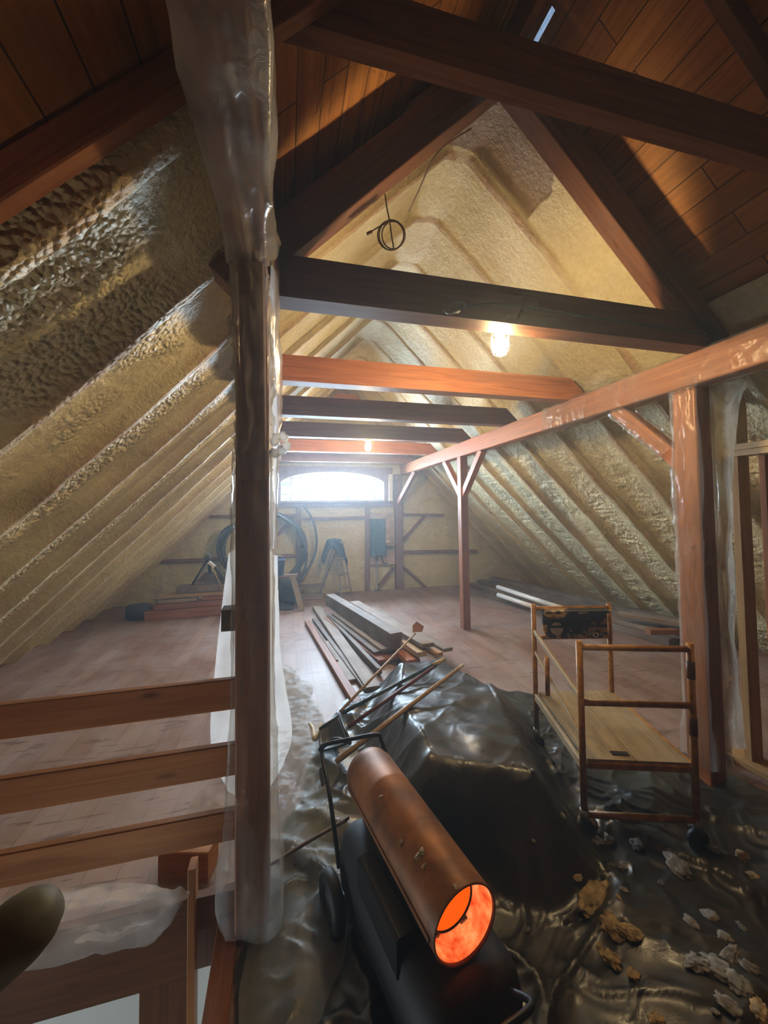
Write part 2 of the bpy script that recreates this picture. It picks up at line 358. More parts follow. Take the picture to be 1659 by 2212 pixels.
# ================================================================== THE SETTING
R2 = math.sqrt(.5)
XL, XR, RIDGE = -2.93, 5.10, 1.085           # feet of the two roof slopes, ridge line
RAFT = [1.68+.575*k for k in range(-1, 11)]
def onL(x, y, off=0): return Vector((x+off*R2, y, x-XL-off*R2))     # point on the left slope, off metres into the room
def onR(x, y, off=0): return Vector((x-off*R2, y, XR-x-off*R2))
def ysamples(y0, y1, step=.022):
    ys = set(np.round(np.arange(y0, y1+.001, step), 4).tolist())
    for r in RAFT:
        ys = {y for y in ys if abs(y-r) > .07}
        ys |= {round(r+d, 4) for d in (-.07, -.058, -.048, -.040, -.033, -.025, -.012, 0, .012, .025, .033, .040, .048, .058, .07) if y0 <= r+d <= y1}
    return np.array(sorted(ys))
def foam_slope(left):
    s = np.arange(-.08, 5.86, .0125); y = ysamples(1.03, 7.64, .0125); Sg, Yg = np.meshgrid(s, y, indexing='ij')
    sd = 3 if left else 40
    dist = np.min(np.stack([np.abs(Yg-r+.012*vn(Sg*3, Yg*0+k, sd)) for k, r in enumerate(RAFT)]), 0)
    rib = 1-sstep(.024, .042, dist)
    wav = fbm(Sg*1.3, Yg*1.3, sd+5)
    mask = sstep(-.30, .18, fbm(Sg*1.1+4, Yg*1.7, sd+9)+(.15 if left else .05))
    if left:
        top_ = sstep(3.62, 3.40, Sg+.10*fbm(Sg*6, Yg*6, sd+60))                    # the rough spray stops below the purlin
        side = sstep(.10, .17, np.minimum(dist+.02*vn(Sg*9, Yg*9, 71), .3))
        pop = np.abs(vn(Sg*24, Yg*26, sd+21))*.6+np.abs(vn(Sg*44+3, Yg*46, sd+22))*.35
        near = sstep(1.95, 1.45, Yg)*sstep(2.6, 3.0, Sg+.15*vn(Sg*5, Yg*5, 4))
        pop = pop*(1-near)+near*(np.abs(vn(Sg*17, Yg*17, sd+33))*.55+np.abs(vn(Sg*36, Yg*36, sd+34))*.55)
        rip = ridged(Sg*9, Yg*15, sd+20, 2)*.28
        mask = sstep(-.25, .05, fbm(Sg*1.4+4, Yg*2.2, sd+9)+.12)*top_*side; mask = np.maximum(mask, near*top_)
        lump = pop*mask+rip*(1-mask)*top_; amp = .036+.010*near; rough = np.clip(mask, 0, 1)
    else:
        side = sstep(.08, .15, dist); mask = side*sstep(-.35, .05, fbm(Sg*1.1+4, Yg*1.7, sd+9)+.1)
        rip = ridged(Sg*16+.7*vn(Sg*6, Yg*6, 3), Yg*5, sd+20, 2)*.55+np.abs(vn(Sg*34, Yg*26, sd+21))*.35
        lump = rip*(.55+.45*mask); amp = .027; rough = .30*mask*sstep(3.4, 2.4, Sg)
    t = sstep(.07, .20, dist); low = sstep(3.9, 2.6, Sg); up_ = sstep(3.1, 4.1, Sg)
    d = rib*((.085 if left else .048)-(.045 if left else .035)*up_)+t*(.006*wav+lump*amp*(.35+.65*low))-.014*t+fbm(Sg*7, Yg*5, sd+2)*.006
    X = (XL+Sg*R2) if left else (XR-Sg*R2)
    bare = ((Yg > 1.70) & (Yg < 2.2) & (Sg > (XR-1.56)/R2+.05*vn(Yg*9, Yg*0, 8))).astype(float)
    rib = np.clip(rib*sstep(1.2, 2.6, Sg)*(.35+.65*sstep(-.2, .25, fbm(Sg*1.9, Yg*2.3, sd+50))), 0, 1)
    d = d*(1-bare)-bare*.03
    sg = 1 if left else -1
    P = np.stack([X+sg*d*R2, Yg, Sg*R2-d*R2], -1)
    zc = 3.915+.02*fbm(P[..., 0]*3, P[..., 1]*3, 77); k = .05
    P[..., 2] = np.where(P[..., 2] > zc-k, zc-k+k*np.tanh((P[..., 2]-zc+k)/k), P[..., 2])
    Xc = X[:-1, :-1]; Yc = Yg[:-1, :-1]
    keep = (sg*(RIDGE-Xc) > -.02)
    if left: keep &= ~((Yc < 1.66) & (Xc > -.15+.03*vn(Yc*8, Yc*0, 4)))
    else: keep &= ~((Yc < 1.66) & (Xc < 2.35))
    m = MB().grid(P, keep)
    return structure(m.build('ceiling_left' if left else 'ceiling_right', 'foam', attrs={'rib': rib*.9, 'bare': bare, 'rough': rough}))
foam_slope(True); foam_slope(False)
# sheathing boards of the bays nearest the stair, seen bare
def boards(name, pts):
    m = MB()
    for (xa, ya, xb, yb, fn) in pts:
        for i in range(6):
            for j in range(6):
                a = xa+(xb-xa)*i/6; b = xa+(xb-xa)*(i+1)/6; c = ya+(yb-ya)*j/6; d = ya+(yb-ya)*(j+1)/6
                q = [(a, c), (b, c), (b, d), (a, d)]
                m.add([fn(x, y, -.07) for x, y in q], [[0, 1, 2, 3]], [(y, x*1.414) for x, y in q])
    return structure(m.build(name, 'boards'))
boards('ceiling_boards_left', [(-3.1, -1.6, RIDGE+.05, 7.7, onL)])
SX0, SX1, SY0, SY1 = 1.180, 1.198, 1.49, 1.665     # open joint that lets the sky through
boards('ceiling_boards_right', [(5.3, -1.6, SX1, 7.7, onR), (SX1, -1.6, SX0, SY0, onR), (SX1, SY1, SX0, 7.7, onR), (SX0, -1.6, RIDGE-.05, 7.7, onR)])
# floor around the stair opening
m = MB()
for (x0, x1, y0, y1) in ((-.20, 5.3, -1.6, 7.7), (-3.1, -.20, 1.72, 7.7), (-3.1, -2.3, -1.6, 1.72), (-2.3, -.20, -1.6, -.5)):
    m.box(x0, x1, y0, y1, -.18, 0, 0)
structure(m.build('floor', 'floor'))
# far gable wall with the window opening
WX0, WX1, WZ0, WZ1 = -.24, 2.10, 1.66, 2.44
xs = np.arange(-3.1, 5.3, .03); zs = np.arange(-.02, 4.1, .03); Xg, Zg = np.meshgrid(xs, zs, indexing='ij')
dd = ridged(Xg*4, Zg*13, 90, 3)*.012+fbm(Xg*2, Zg*2, 91)*.015
P = np.stack([Xg, 7.60-dd, Zg], -1)
keep = ~((Xg > WX0+.02) & (Xg < WX1-.05) & (Zg > WZ0+.02) & (Zg < WZ1-.05))[:-1, :-1]
keep &= (Zg < np.minimum(Xg-XL, XR-Xg)+.2)[:-1, :-1]
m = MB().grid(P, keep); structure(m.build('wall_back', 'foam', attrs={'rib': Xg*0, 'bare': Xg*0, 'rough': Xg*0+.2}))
m = MB(); m.prism([(-3.2, -.1), (5.4, -.1), (5.4, .2), (RIDGE, 4.4), (-3.2, .2)], (0, -1.55, 0), (1, 0, 0), (0, 0, 1), .05)
structure(m.build('wall_front', 'stain'))
# window: arched opening in a board panel, grid of muntins, one pane
AX0, AX1, AZ0, ASP, ATOP = -.065, 1.922, 1.785, 2.085, 2.335
def arch_z(x): u = (x-(AX0+AX1)/2)/((AX1-AX0)/2); return ASP+(ATOP-ASP)*math.sqrt(max(0, 1-u*u*.96))
m = MB(); n = 36
for y in (7.50, 7.60):
    pass
xsn = [AX0+(AX1-AX0)*i/n for i in range(n+1)]
def quadbox(poly): m.prism(poly, (0, 7.60, 0), (1, 0, 0), (0, 0, 1), .08)
for i in range(n):
    a, b = xsn[i], xsn[i+1]; quadbox([(a, arch_z(a)), (b, arch_z(b)), (b, WZ1), (a, WZ1)])
quadbox([(WX0, WZ0), (AX0, WZ0), (AX0, WZ1), (WX0, WZ1)]); quadbox([(AX1, WZ0), (WX1, WZ0), (WX1, WZ1), (AX1, WZ1)]); quadbox([(AX0, WZ0), (AX1, WZ0), (AX1, AZ0), (AX0, AZ0)])
win = structure(m.build('window_1', 'bg')); win['label'] = 'wide arched window over the panel on the far gable wall'
m = MB()
for i in range(1, 11):
    x = AX0+(AX1-AX0)*i/11; m.box(x-.006, x+.006, 7.575, 7.59, AZ0, arch_z(x), .001)
for z in (1.90, 2.06, 2.21):
    hw = [x for x in np.linspace(AX0, AX1, 80) if arch_z(x) > z]; m.box(hw[0], hw[-1], 7.575, 7.59, z-.006, z+.006, .001)
m.build('window_muntins', 'stain', win)
m = MB().prism([(AX0, AZ0)]+[(x, arch_z(x)) for x in xsn]+[(AX1, AZ0)], (0, 7.588, 0), (1, 0, 0), (0, 0, 1), .003); m.build('window_pane', 'glass', win)
m = MB().box(AX0-.06, AX1+.06, 7.44, 7.53, AZ0-.05, AZ0-.012); m.build('window_sill', 'bg', win)
m = MB().box(AX1+.09, AX1+.165, 7.46, 7.52, AZ0-.02, 2.30); m.build('window_casing', 'white', win)
m = MB().box(AX0-.165, AX0-.09, 7.46, 7.52, AZ0-.02, 2.30); m.build('window_casing', 'white', win)
# lower floor seen through the stair opening
m = MB().box(-2.6, .4, 2.55, 2.65, -2.7, -.18); structure(m.build('wall_stairwell', 'white'))
m = MB().box(-.20, -.14, -.5, 2.6, -2.7, -.18); structure(m.build('wall_stairwell_right', 'white'))
m = MB().box(-5, .4, -2, 2.65, -2.8, -2.7); structure(m.build('floor_lower', 'floor'))
m = MB().bar((-1.5, 1.70, -.025), (-.345, 1.70, -.025), .04, .29); structure(m.build('trim_1', 'stain'))
m = MB().box(-.362, -.335, 1.675, 1.735, -1.3, .235); structure(m.build('trim_2', 'rail'))
m = MB().box(-.335, -.19, 1.70, 1.74, -.02, .10); structure(m.build('trim_3', 'stain'))
m = MB().box(-.53, -.362, 1.70, 1.73, -1.6, -.17); structure(m.build('trim_4', 'stain'))
m = MB().box(-.255, -.175, -.5, 1.82, -.18, .012); structure(m.build('trim_5', 'timber'))
# ================================================================== THE FRAME
BEAMS = [(1.68, 'dark', 'dark tie beam that carries the caged work light'), (2.75, 'red', 'orange-brown tie beam just behind the caged work light'),
         (3.72, 'dark', 'dark tie beam between the orange-brown one and the bulb beam'), (4.79, 'dark', 'dark tie beam with the bare bulb hanging under it'), (5.97, 'red', 'reddish tie beam directly behind the bare bulb'), (7.16, 'mid', 'greyish tie beam right in front of the arched window')]
for y, k, lab in BEAMS:
    ex = 2.40; m = MB()
    m.prism([(-.058, 2.485), (ex+.05, 2.485), (ex+.05, 2.52), (ex-.10, 2.665), (-.058, 2.665)], (0, y+.055, 0), (1, 0, 0), (0, 0, 1), .11)
    m.uv = [(v[0]*1.0+y*7, v[2]+v[1]+y) for v in m.v]
    tag(m.build('tie_beam', {'dark': 'timber_dark', 'red': 'timber_red', 'mid': 'timber'}[k]), lab, 'beam', 'tie beams across the attic')
m = MB().box(2.285, 2.40, .1, 7.62, 2.30, 2.485, .006); tag(m.build('purlin', 'timber_red'), 'long timber purlin running along the right side on posts', 'beam', 'purlins')
m = MB().box(-.178, -.060, -.6, 7.62, 2.485, 2.665, .006); tag(m.build('purlin', 'timber'), 'timber purlin on the left, wrapped in plastic near the camera', 'beam', 'purlins')
def post(x0, x1, y0, y1, z1, mat, lab, z0=0): tag(MB().box(x0, x1, y0, y1, z0, z1, .006).build('post', mat), lab, 'post', 'timber posts')
post(-.185, -.060, 1.60, 1.725, 2.485, 'timber', 'plastic-wrapped timber post at the corner of the stair railing')
post(2.28, 2.385, 4.77, 4.88, 2.30, 'timber', 'bare reddish post standing in the middle of the floor')
post(2.315, 2.43, 1.72, 1.86, 2.30, 'timber_red', 'plastic-wrapped post on the right beside the stud wall')
def brace(p0, p1, lab, mat='timber', w=.075, h=.09): tag(MB().bar(p0, p1, w, h, (0, 1, 0) if abs(p1[1]-p0[1]) < .1 else (0, 0, 1)).build('knee_brace', mat), lab, 'brace', 'knee braces')
brace((2.335, 4.80, 1.78), (2.335, 4.26, 2.31), 'knee brace on the near side of the bare post', 'timber_red')
brace((2.335, 4.86, 1.78), (2.335, 5.40, 2.31), 'knee brace on the far side of the bare post', 'timber_red')
brace((2.36, 1.84, 1.86), (2.36, 2.30, 2.31), 'plastic-wrapped knee brace beside the right wrapped post', 'timber_red')
brace((-.112, 1.63, 1.74), (-.112, 1.43, 2.475), 'plastic-wrapped knee brace above the left wrapped post', 'timber_dark', .085, .11)
brace((2.20, 7.44, 1.72), (2.36, 6.85, 2.30), 'knee brace lit by the window at the far end of the purlin', 'timber')
# principal rafters: two pairs
for y, a, b in ((1.68, 'left principal rafter above the caged work light', 'right principal rafter above the caged work light'),):
    tag(MB().bar(onL(-.32, y, .125), onL(RIDGE-.02, y, .125), .11, .17, (1, 0, -1)).build('rafter', 'timber_dark'), a, 'rafter', 'principal rafters')
    tag(MB().bar(onR(2.50, y, .125), onR(RIDGE+.02, y, .125), .11, .17, (-1, 0, -1)).build('rafter', 'timber_dark'), b, 'rafter', 'principal rafters')
for y, s in ((1.03, 'at the edge of the sprayed foam'), (.20, 'above the stair, near the camera')):
    tag(MB().bar(onL(-2.9, y, -.012), onL(RIDGE, y, -.012), .05, .085, (1, 0, -1)).build('rafter', 'timber'), 'left common rafter on bare roof boards '+s, 'rafter', 'common rafters')
    tag(MB().bar(onR(5.0, y, -.012), onR(RIDGE, y, -.012), .05, .085, (-1, 0, -1)).build('rafter', 'timber_dark'), 'right common rafter on bare roof boards '+s, 'rafter', 'common rafters')
tag(MB().box(RIDGE-.02, RIDGE+.02, -1.5, 1.70, 3.80, 3.97).build('ridge_beam', 'timber_dark'), 'dark ridge beam at the peak over the bare boards', 'beam')
m = MB().prism([(-.03, 2.968), (2.11, 2.968), (1.94, 3.14), (.13, 3.14)], (0, 1.12, 0), (1, 0, 0), (0, 0, 1), .06); m.uv = [(v[0], v[2]+v[1]) for v in m.v]
tag(m.build('collar_tie', 'timber'), 'big dark brown collar tie crossing the top of the photo nearest the camera', 'beam', 'collar ties')
m = MB().prism([(.76, 3.55), (1.42, 3.55), (1.26, 3.71), (.92, 3.71)], (0, 7.0, 0), (1, 0, 0), (0, 0, 1), .05); m.uv = [(v[0], v[2]) for v in m.v]
tag(m.build('collar_tie', 'timber_red'), 'short orange collar tie high under the far ridge', 'beam', 'collar ties')
m = MB().prism([(.80, 3.36), (1.38, 3.36), (1.19, 3.47), (1.13, 3.47), (1.11, 3.54), (1.0, 3.54), (.98, 3.46)], (0, 7.35, 0), (1, 0, 0), (0, 0, 1), .05); m.uv = [(v[0], v[2]) for v in m.v]
tag(m.build('collar_tie', 'timber'), 'small jagged brown collar piece below the far collar tie', 'beam', 'collar ties')
# timbers showing through the foam of the far wall
GW = 'far wall framing'
def wt(name, a, b, lab, w=.05, cat='timber', mat='bg'):
    p = at(*a, Y=7.55); q = at(*b, Y=7.55); p.y = q.y = 7.565
    tag(MB().bar(p, q, .09, w, (0, 0, 1) if abs(p.x-q.x) > abs(p.z-q.z) else (1, 0, 0)).build(name, mat), lab, cat, GW)
wt('girt', (340, 1213), (560, 1205), 'lower girt of the far wall, left of the wrapped post')
wt('girt', (452, 1116), (560, 1114), 'upper girt of the far wall, left of the wrapped post')
wt('girt', (585, 1203), (645, 1199), 'lower girt of the far wall behind the pipe coil')
wt('girt', (585, 1114), (640, 1112), 'short upper girt behind the top of the pipe coil')
wt('girt', (652, 1121), (790, 1118), 'girt of the far wall just below the arched window')
wt('girt', (865, 1111), (958, 1113), 'upper girt of the far wall, right of the corner post')
wt('girt', (865, 1192), (1030, 1190), 'lower girt of the far wall, right of the corner post')
wt('wall_stud', (645, 1094), (645, 1290), 'far wall stud behind the black pipe coil', .09)
wt('wall_stud', (794, 1094), (794, 1276), 'far wall stud left of the electrical panel', .09)
wt('wall_brace', (866, 1173), (918, 1114), 'diagonal brace rising right of the far corner post')
wt('wall_brace', (866, 1219), (924, 1273), 'diagonal brace falling right of the far corner post')
wt('wall_brace', (850, 1226), (812, 1276), 'diagonal brace below the electrical panel')
wt('wall_brace', (588, 1168), (640, 1112), 'diagonal brace behind the pipe coil')
p = at(857, 1275, Z=0)
tag(MB().box(2.14, 2.29, 7.46, 7.58, 0, 2.30, .006).build('post', 'bg'), 'purple-brown corner post on the far wall beside the electrical panel', 'post', 'timber posts')
# stud wall on the right
tag(MB().box(2.75, 2.845, 1.80, 1.845, .04, 1.905).build('wall_stud', 'pine2'), 'pale stud standing under the double header at the right edge', 'stud', 'right stud wall')
tag(MB().box(2.75, 2.845, 1.80, 1.84, 1.985, 2.56).build('wall_stud', 'pine'), 'short cripple stud above the double header at the right edge', 'stud', 'right stud wall')
tag(MB().box(2.52, 2.60, 1.86, 1.90, .04, 2.42).build('wall_stud', 'pine2'), 'stud close behind the right wrapped post', 'stud', 'right stud wall')
tag(MB().box(3.15, 3.24, 1.9, 1.94, .04, 1.95).build('wall_stud', 'timber'), 'reddish stud deeper in the bay at the right edge', 'stud', 'right stud wall')
for z, s in ((1.905, 'lower'), (1.945, 'upper')):
    tag(MB().box(2.75, 2.845, .75, 1.845, z, z+.038).build('header_plate', 'pine'), s+' plank of the double header at the right edge', 'plank', 'right stud wall')
tag(MB().box(2.70, 2.86, .6, 1.95, .0, .04).build('bottom_plate', 'pine2'), 'orange bottom plate on the floor under the right stud', 'plank', 'right stud wall')
tag(MB().box(2.45, 2.75, 1.905, 1.95, .0, .04).build('bottom_plate', 'timber'), 'bottom plate on the floor behind the right wrapped post', 'plank', 'right stud wall')
# ================================================================== STAIR RAILING
g = empty('guardrail', (-.7, 1.67, .12), 'pine guardrail of three boards beside the stair opening', 'railing')
for z0, z1 in ((.83, .947), (.580, .698), (.338, .450)):
    MB().bar((-1.75, 1.655, (z0+z1)/2), (-.185, 1.655, (z0+z1)/2), .032, z1-z0).build('rail', 'rail', g)
MB().box(-1.78, -1.70, 1.64, 1.72, .12, .97).build('rail_post', 'rail', g)
g = empty('handrail', (-.62, .55, -.6), 'rounded grey-green stair handrail end at the lower left corner', 'handrail')
a, b = Vector((-.318, .60, 1.085)), Vector((-.62, .54, .88)); d = (b-a).normalized()
MB().tube([a-d*.042, a-d*.036, a-d*.02, a, a+d*.1, b, b+d*.3], [.004, .022, .034, .039, .039, .039, .039], 20).build('rail', 'grey', g)
MB().tube([b+d*.1, (b.x+d.x*.1, b.y+d.y*.1, -2.7)], .03, 12).build('support', 'grey', g)
tag(MB().bar((-.52, 1.98, .065), (-.31, 1.92, .065), .10, .13).build('wood_block', 'rail'), 'orange wood block on the floor behind the lowest rail', 'block')
# ================================================================== LAMPS
def work_light(x, y, z, lab, cage, r=.034):
    g = empty('work_light', (x, y, z), lab, 'lamp', 'work lights under the tie beams')
    MB().lathe([(0, 0), (.042, 0), (.042, -.014), (.03, -.022), (.028, -.045), (0, -.045)], (x, y, z)).build('lamp_holder', 'ivory', g)
    MB().lathe([(0, -.042), (r*.62, -.046), (r*.95, -.075), (r, -.10), (r*.85, -.125), (r*.5, -.142), (0, -.147)], (x, y, z)).build('bulb', 'bulb', g)
    if cage:
        m = MB()
        for k in range(8):
            t = 2*math.pi*k/8; c, s_ = math.cos(t), math.sin(t)
            m.tube([(x+c*q*1.1, y+s_*q*1.1, z+h) for q, h in ((.040, -.02), (.043, -.06), (.043, -.11), (.033, -.142), (.006, -.158))], .0018, 5)
        for h, q in ((-.05, .047), (-.085, .047), (-.12, .044)):
            m.tube([(x+q*math.cos(a_), y+q*math.sin(a_), z+h) for a_ in np.linspace(0, 2*math.pi, 25)], .0018, 5)
        m.build('cage', 'steel', g)
work_light(1.120, 1.83, 2.566, 'caged work light glowing behind the lower edge of the dark tie beam', True)
MB().box(1.08, 1.16, 1.735, 1.86, 2.566, 2.595).build('bracket', 'ivory', bpy.data.objects['work_light'])
p = at(795, 950, Y=4.79); work_light(p.x, 4.79, 2.485, 'bare glowing bulb under the far dark tie beam', False, .040)
g = empty('junction_box', (.735, 1.60, 2.50), 'small dark junction box on the dark tie beam left of the caged light', 'box')
MB().tube([(.70, 1.60, 2.495), (.715, 1.60, 2.502), (.765, 1.60, 2.515), (.79, 1.605, 2.532)], [.008, .022, .026, .018], 12).build('body', 'black', g)
MB().lathe([(0, 0), (.022, 0), (.022, .008), (0, .008)], (.79, 1.605, 2.532), (.9, 0, .45), 14).build('collar', 'steel', g)
tag(MB().tube(bez([(.80, 1.618, 2.537), (.95, 1.618, 2.565), (1.12, 1.618, 2.57), (1.5, 1.618, 2.565), (1.9, 1.618, 2.56), (2.28, 1.618, 2.555)]), .0055, 6).build('cable', 'black'), 'thin cable along the face of the dark tie beam', 'cable')
q = at(846, 505, Y=1.72)
pts = [at(831, 415, Y=1.75), at(836, 450, Y=1.74), at(842, 480, Y=1.73), at(846, 510, Y=1.72), at(851, 540, Y=1.72)]
lo = []
for k, (rx, rz, ox) in enumerate(((27, 33, 0), (25, 30, 4), (28, 32, -2))):
    lo += [at(846+ox+rx*math.sin(t), 508-rz*math.cos(t)*1.0, Y=1.715+.006*k) for t in np.linspace(0, 2*math.pi, 15)]
tag(MB().tube(bez(pts, 6), .0035, 6).tube(bez(lo, 4), .0032, 6).tube(bez([at(838, 480, Y=1.72), at(815, 492, Y=1.70), at(800, 502, Y=1.70)], 5), .003, 6).tube([at(803, 500, Y=1.70), at(793, 505, Y=1.70)], .007, 8).build('cord_loop', 'cord'), 'looped brown cord with plug hanging below the left rafter', 'cord')
tag(MB().tube(bez([onL(.78, 1.75, .22), at(945, 330, Y=1.9), at(905, 410, Y=2.15), at(884, 457, Y=2.35)], 6), .004, 6).build('wire', 'cord'), 'straight wire hanging from the peak beside the left rafter', 'cord')
# ================================================================== FAR END OF THE ATTIC
g = empty('electrical_panel', (1.8, 7.5, .45), 'blue-grey electrical panel on a board at the far wall', 'electrical panel')
MB().box(1.545, 2.135, 7.53, 7.56, .50, 1.53).build('backboard', 'ply', g)
c = MB().box(1.625, 1.915, 7.40, 7.53, .70, 1.415, .012).build('cabinet', 'panel', g)
MB().box(1.645, 1.895, 7.392, 7.402, .73, 1.39).build('cabinet_door', 'panel', g)
MB().box(1.93, 2.0, 7.46, 7.53, .71, .83).build('meter_box', 'steel', g)
MB().box(1.93, 2.01, 7.48, 7.53, .93, 1.0).build('switch_box', 'ivory', g)
MB().tube([(1.755, 7.50, .70), (1.755, 7.50, .06), (1.70, 7.44, .0)], .022, 10).build('conduit', 'steel', g)
MB().tube(bez([(1.86, 7.49, .70), (1.865, 7.49, .60), (1.90, 7.49, .54), (1.97, 7.49, .53)]), .012, 8).build('cable', 'black', g)
MB().tube(bez([(1.915, 7.47, .88), (1.98, 7.45, .875), (2.08, 7.44, .87), (2.15, 7.44, .85)]), .012, 8).tube(bez([(1.915, 7.47, .85), (1.98, 7.45, .84), (2.09, 7.44, .82)]), .012, 8).build('cable', 'black', g)
# coil of black pipe leaning on the far wall
m = MB(); cx, cz = -.36, .93
random.seed(3)
for k in range(6):
    rx = .70+random.uniform(-.03, .05); rz = .60+random.uniform(-.02, .04); oy = k*.035; ph = random.uniform(0, .3)
    m.tube([(cx+random.uniform(-.004, .004)+rx*math.cos(t), 7.42-oy-.10*math.sin(t)*-.6, cz-.0+rz*math.sin(t)+.02*math.sin(2*t+ph)) for t in np.linspace(0, 2*math.pi, 49)], .026, 9)
m.tube(bez([at(600, 1112, Y=7.2), at(645, 1145, Y=7.2), at(662, 1195, Y=7.15), at(655, 1240, Y=7.1), at(640, 1258, Y=7.05)]), .024, 9)
m.tube(bez([at(657, 1093, Y=7.4), at(676, 1125, Y=7.35), at(684, 1165, Y=7.3), at(678, 1205, Y=7.25), at(655, 1245, Y=7.15), at(645, 1257, Y=7.1)]), .022, 9)
m.tube(bez([at(512, 1128, Y=7.3), at(484, 1145, Y=7.3), at(470, 1175, Y=7.3), at(475, 1205, Y=7.2), at(495, 1235, Y=7.2), at(505, 1245, Y=7.2)]), .022, 9)
g = tag(m.build('pipe_coil', 'pipe_black'), 'big coil of black pipe leaning on the far wall behind the post', 'pipe')
# stepladder with a jacket over its top
g = empty('stepladder', (.9, 7.2, 0), 'small aluminium stepladder at the far wall under the navy cloth', 'ladder')
T1, T2 = at(725, 1172, Y=7.15), at(741, 1172, Y=7.35); B1, B2 = at(734, 1281, Y=7.05), at(757, 1290, Y=7.15)
B1 = Vector((.98, 7.05, 0)); B2 = Vector((1.22, 7.30, 0)); T1 = Vector((.90, 7.08, 1.0)); T2 = Vector((1.03, 7.26, 1.0))
MB().bar(B1, T1, .025, .05, (0, 1, 0)).build('side_rail', 'alu', g); MB().bar(B2, T2, .025, .05, (0, 1, 0)).build('side_rail', 'alu', g)
for k in (.16, .42, .68, .86): MB().bar(B1.lerp(T1, k), B2.lerp(T2, k), .07, .018).build('step', 'alu', g)
C1, C2 = Vector((.60, 7.15, 0)), Vector((.62, 7.42, 0)); D1, D2 = Vector((.86, 7.10, .97)), Vector((.98, 7.28, .97))
MB().bar(C1, D1, .02, .04, (0, 1, 0)).build('rear_leg', 'steel', g); MB().bar(C2, D2, .02, .04, (0, 1, 0)).build('rear_leg', 'steel', g)
MB().bar(C1.lerp(D1, .45), C2.lerp(D2, .45), .02, .025).build('brace', 'alu', g); MB().bar(B1.lerp(T1, .5), C1.lerp(D1, .5), .012, .02).build('spreader', 'alu', g)
MB().box(.84, 1.06, 7.05, 7.30, .99, 1.02).build('top_cap', 'alu', g)
th, ph = np.meshgrid(np.linspace(0, 1, 26), np.linspace(0, 2*math.pi, 49), indexing='ij')
rr = th*(1+.12*fbm(np.cos(ph)*2+5, np.sin(ph)*2+th, 3)); drop = sstep(.45, 1.0, th)*(.27+.13*np.cos(ph*2+.5)+.06*np.cos(ph*5))
P = np.stack([.885+.25*np.minimum(rr, .85+.1*th)*np.cos(ph), 7.16+.20*np.minimum(rr, .85+.1*th)*np.sin(ph), 1.075-drop-.04*th+.025*fbm(np.cos(ph)*3*th+2, np.sin(ph)*3*th, 6)], -1)
tag(MB().grid(P).build('jacket', 'cloth', solid=.012), 'crumpled navy cloth draped over the top of the stepladder', 'cloth')
# sawhorse, bucket, vacuum
g = empty('sawhorse', (-.05, 6.6, 0), 'weathered sawhorse with a blue bucket on it near the far wall', 'sawhorse')
MB().bar((-.55, 6.55, .535), (.20, 6.62, .535), .09, .045).build('top_beam', 'lumber', g)
for x, s in ((.12, -1), (.12, 1), (-.48, -1), (-.48, 1)): MB().bar((x+.10*(1 if x > 0 else -1)+.04, 6.6+s*.22, 0), (x, 6.6+s*.03, .53), .03, .085, (1, 0, 0)).build('leg', 'lumber', g)
g = empty('bucket', (-.12, 6.6, .56), 'blue plastic bucket standing on the sawhorse', 'bucket')
MB().lathe([(.0, 0), (.10, 0), (.125, .23), (.135, .235), (.135, .25), (.118, .25), (.095, .01), (0, .01)], (-.12, 6.58, .56)).build('body', 'blue', g)
MB().tube(bez([(-.25, 6.58, .80), (-.2, 6.50, .86), (-.12, 6.48, .88), (-.04, 6.50, .86), (.01, 6.58, .80)]), .004, 6).build('handle', 'steel', g)
g = empty('shop_vacuum', (.05, 6.85, 0), 'dark shop vacuum on the floor under the sawhorse', 'vacuum')
MB().lathe([(0, .05), (.15, .05), (.16, .10), (.15, .27), (.17, .28), (.165, .36), (.10, .42), (0, .43)], (.05, 6.9, 0)).build('tank', 'plastic_black', g)
for k in range(4): MB().lathe([(0, -.015), (.03, -.015), (.03, .015), (0, .015)], (.05+.16*math.cos(k*1.57+.6), 6.9+.16*math.sin(k*1.57+.6), .03), (1, 0, 0), 12).build('caster', 'rubber', g)
MB().tube(bez([(-.05, 6.78, .33), (-.16, 6.68, .30), (-.20, 6.66, .12), (-.10, 6.55, .03), (.12, 6.52, .03)]), .024, 9).build('hose', 'rubber', g)
tag(MB().bar((-.30, 6.52, .40), (-.17, 6.48, .30), .07, .09, bev=.03).build('white_jug', 'pvc'), 'white plastic jug lying by the sawhorse, just right of the wrapped post', 'jug')
for i, (a, b, w, h) in enumerate((((.25, 7.35, .20), (.72, 7.33, .20), .05, .09), ((.22, 7.2, .05), (.66, 7.15, .05), .12, .09))):
    tag(MB().bar(a, b, w, h).build('board_offcut', 'lumber'), ('reddish board lying against the far wall left of the stepladder', 'short dark offcut on the floor left of the stepladder')[i], 'board', 'offcuts by the stepladder')
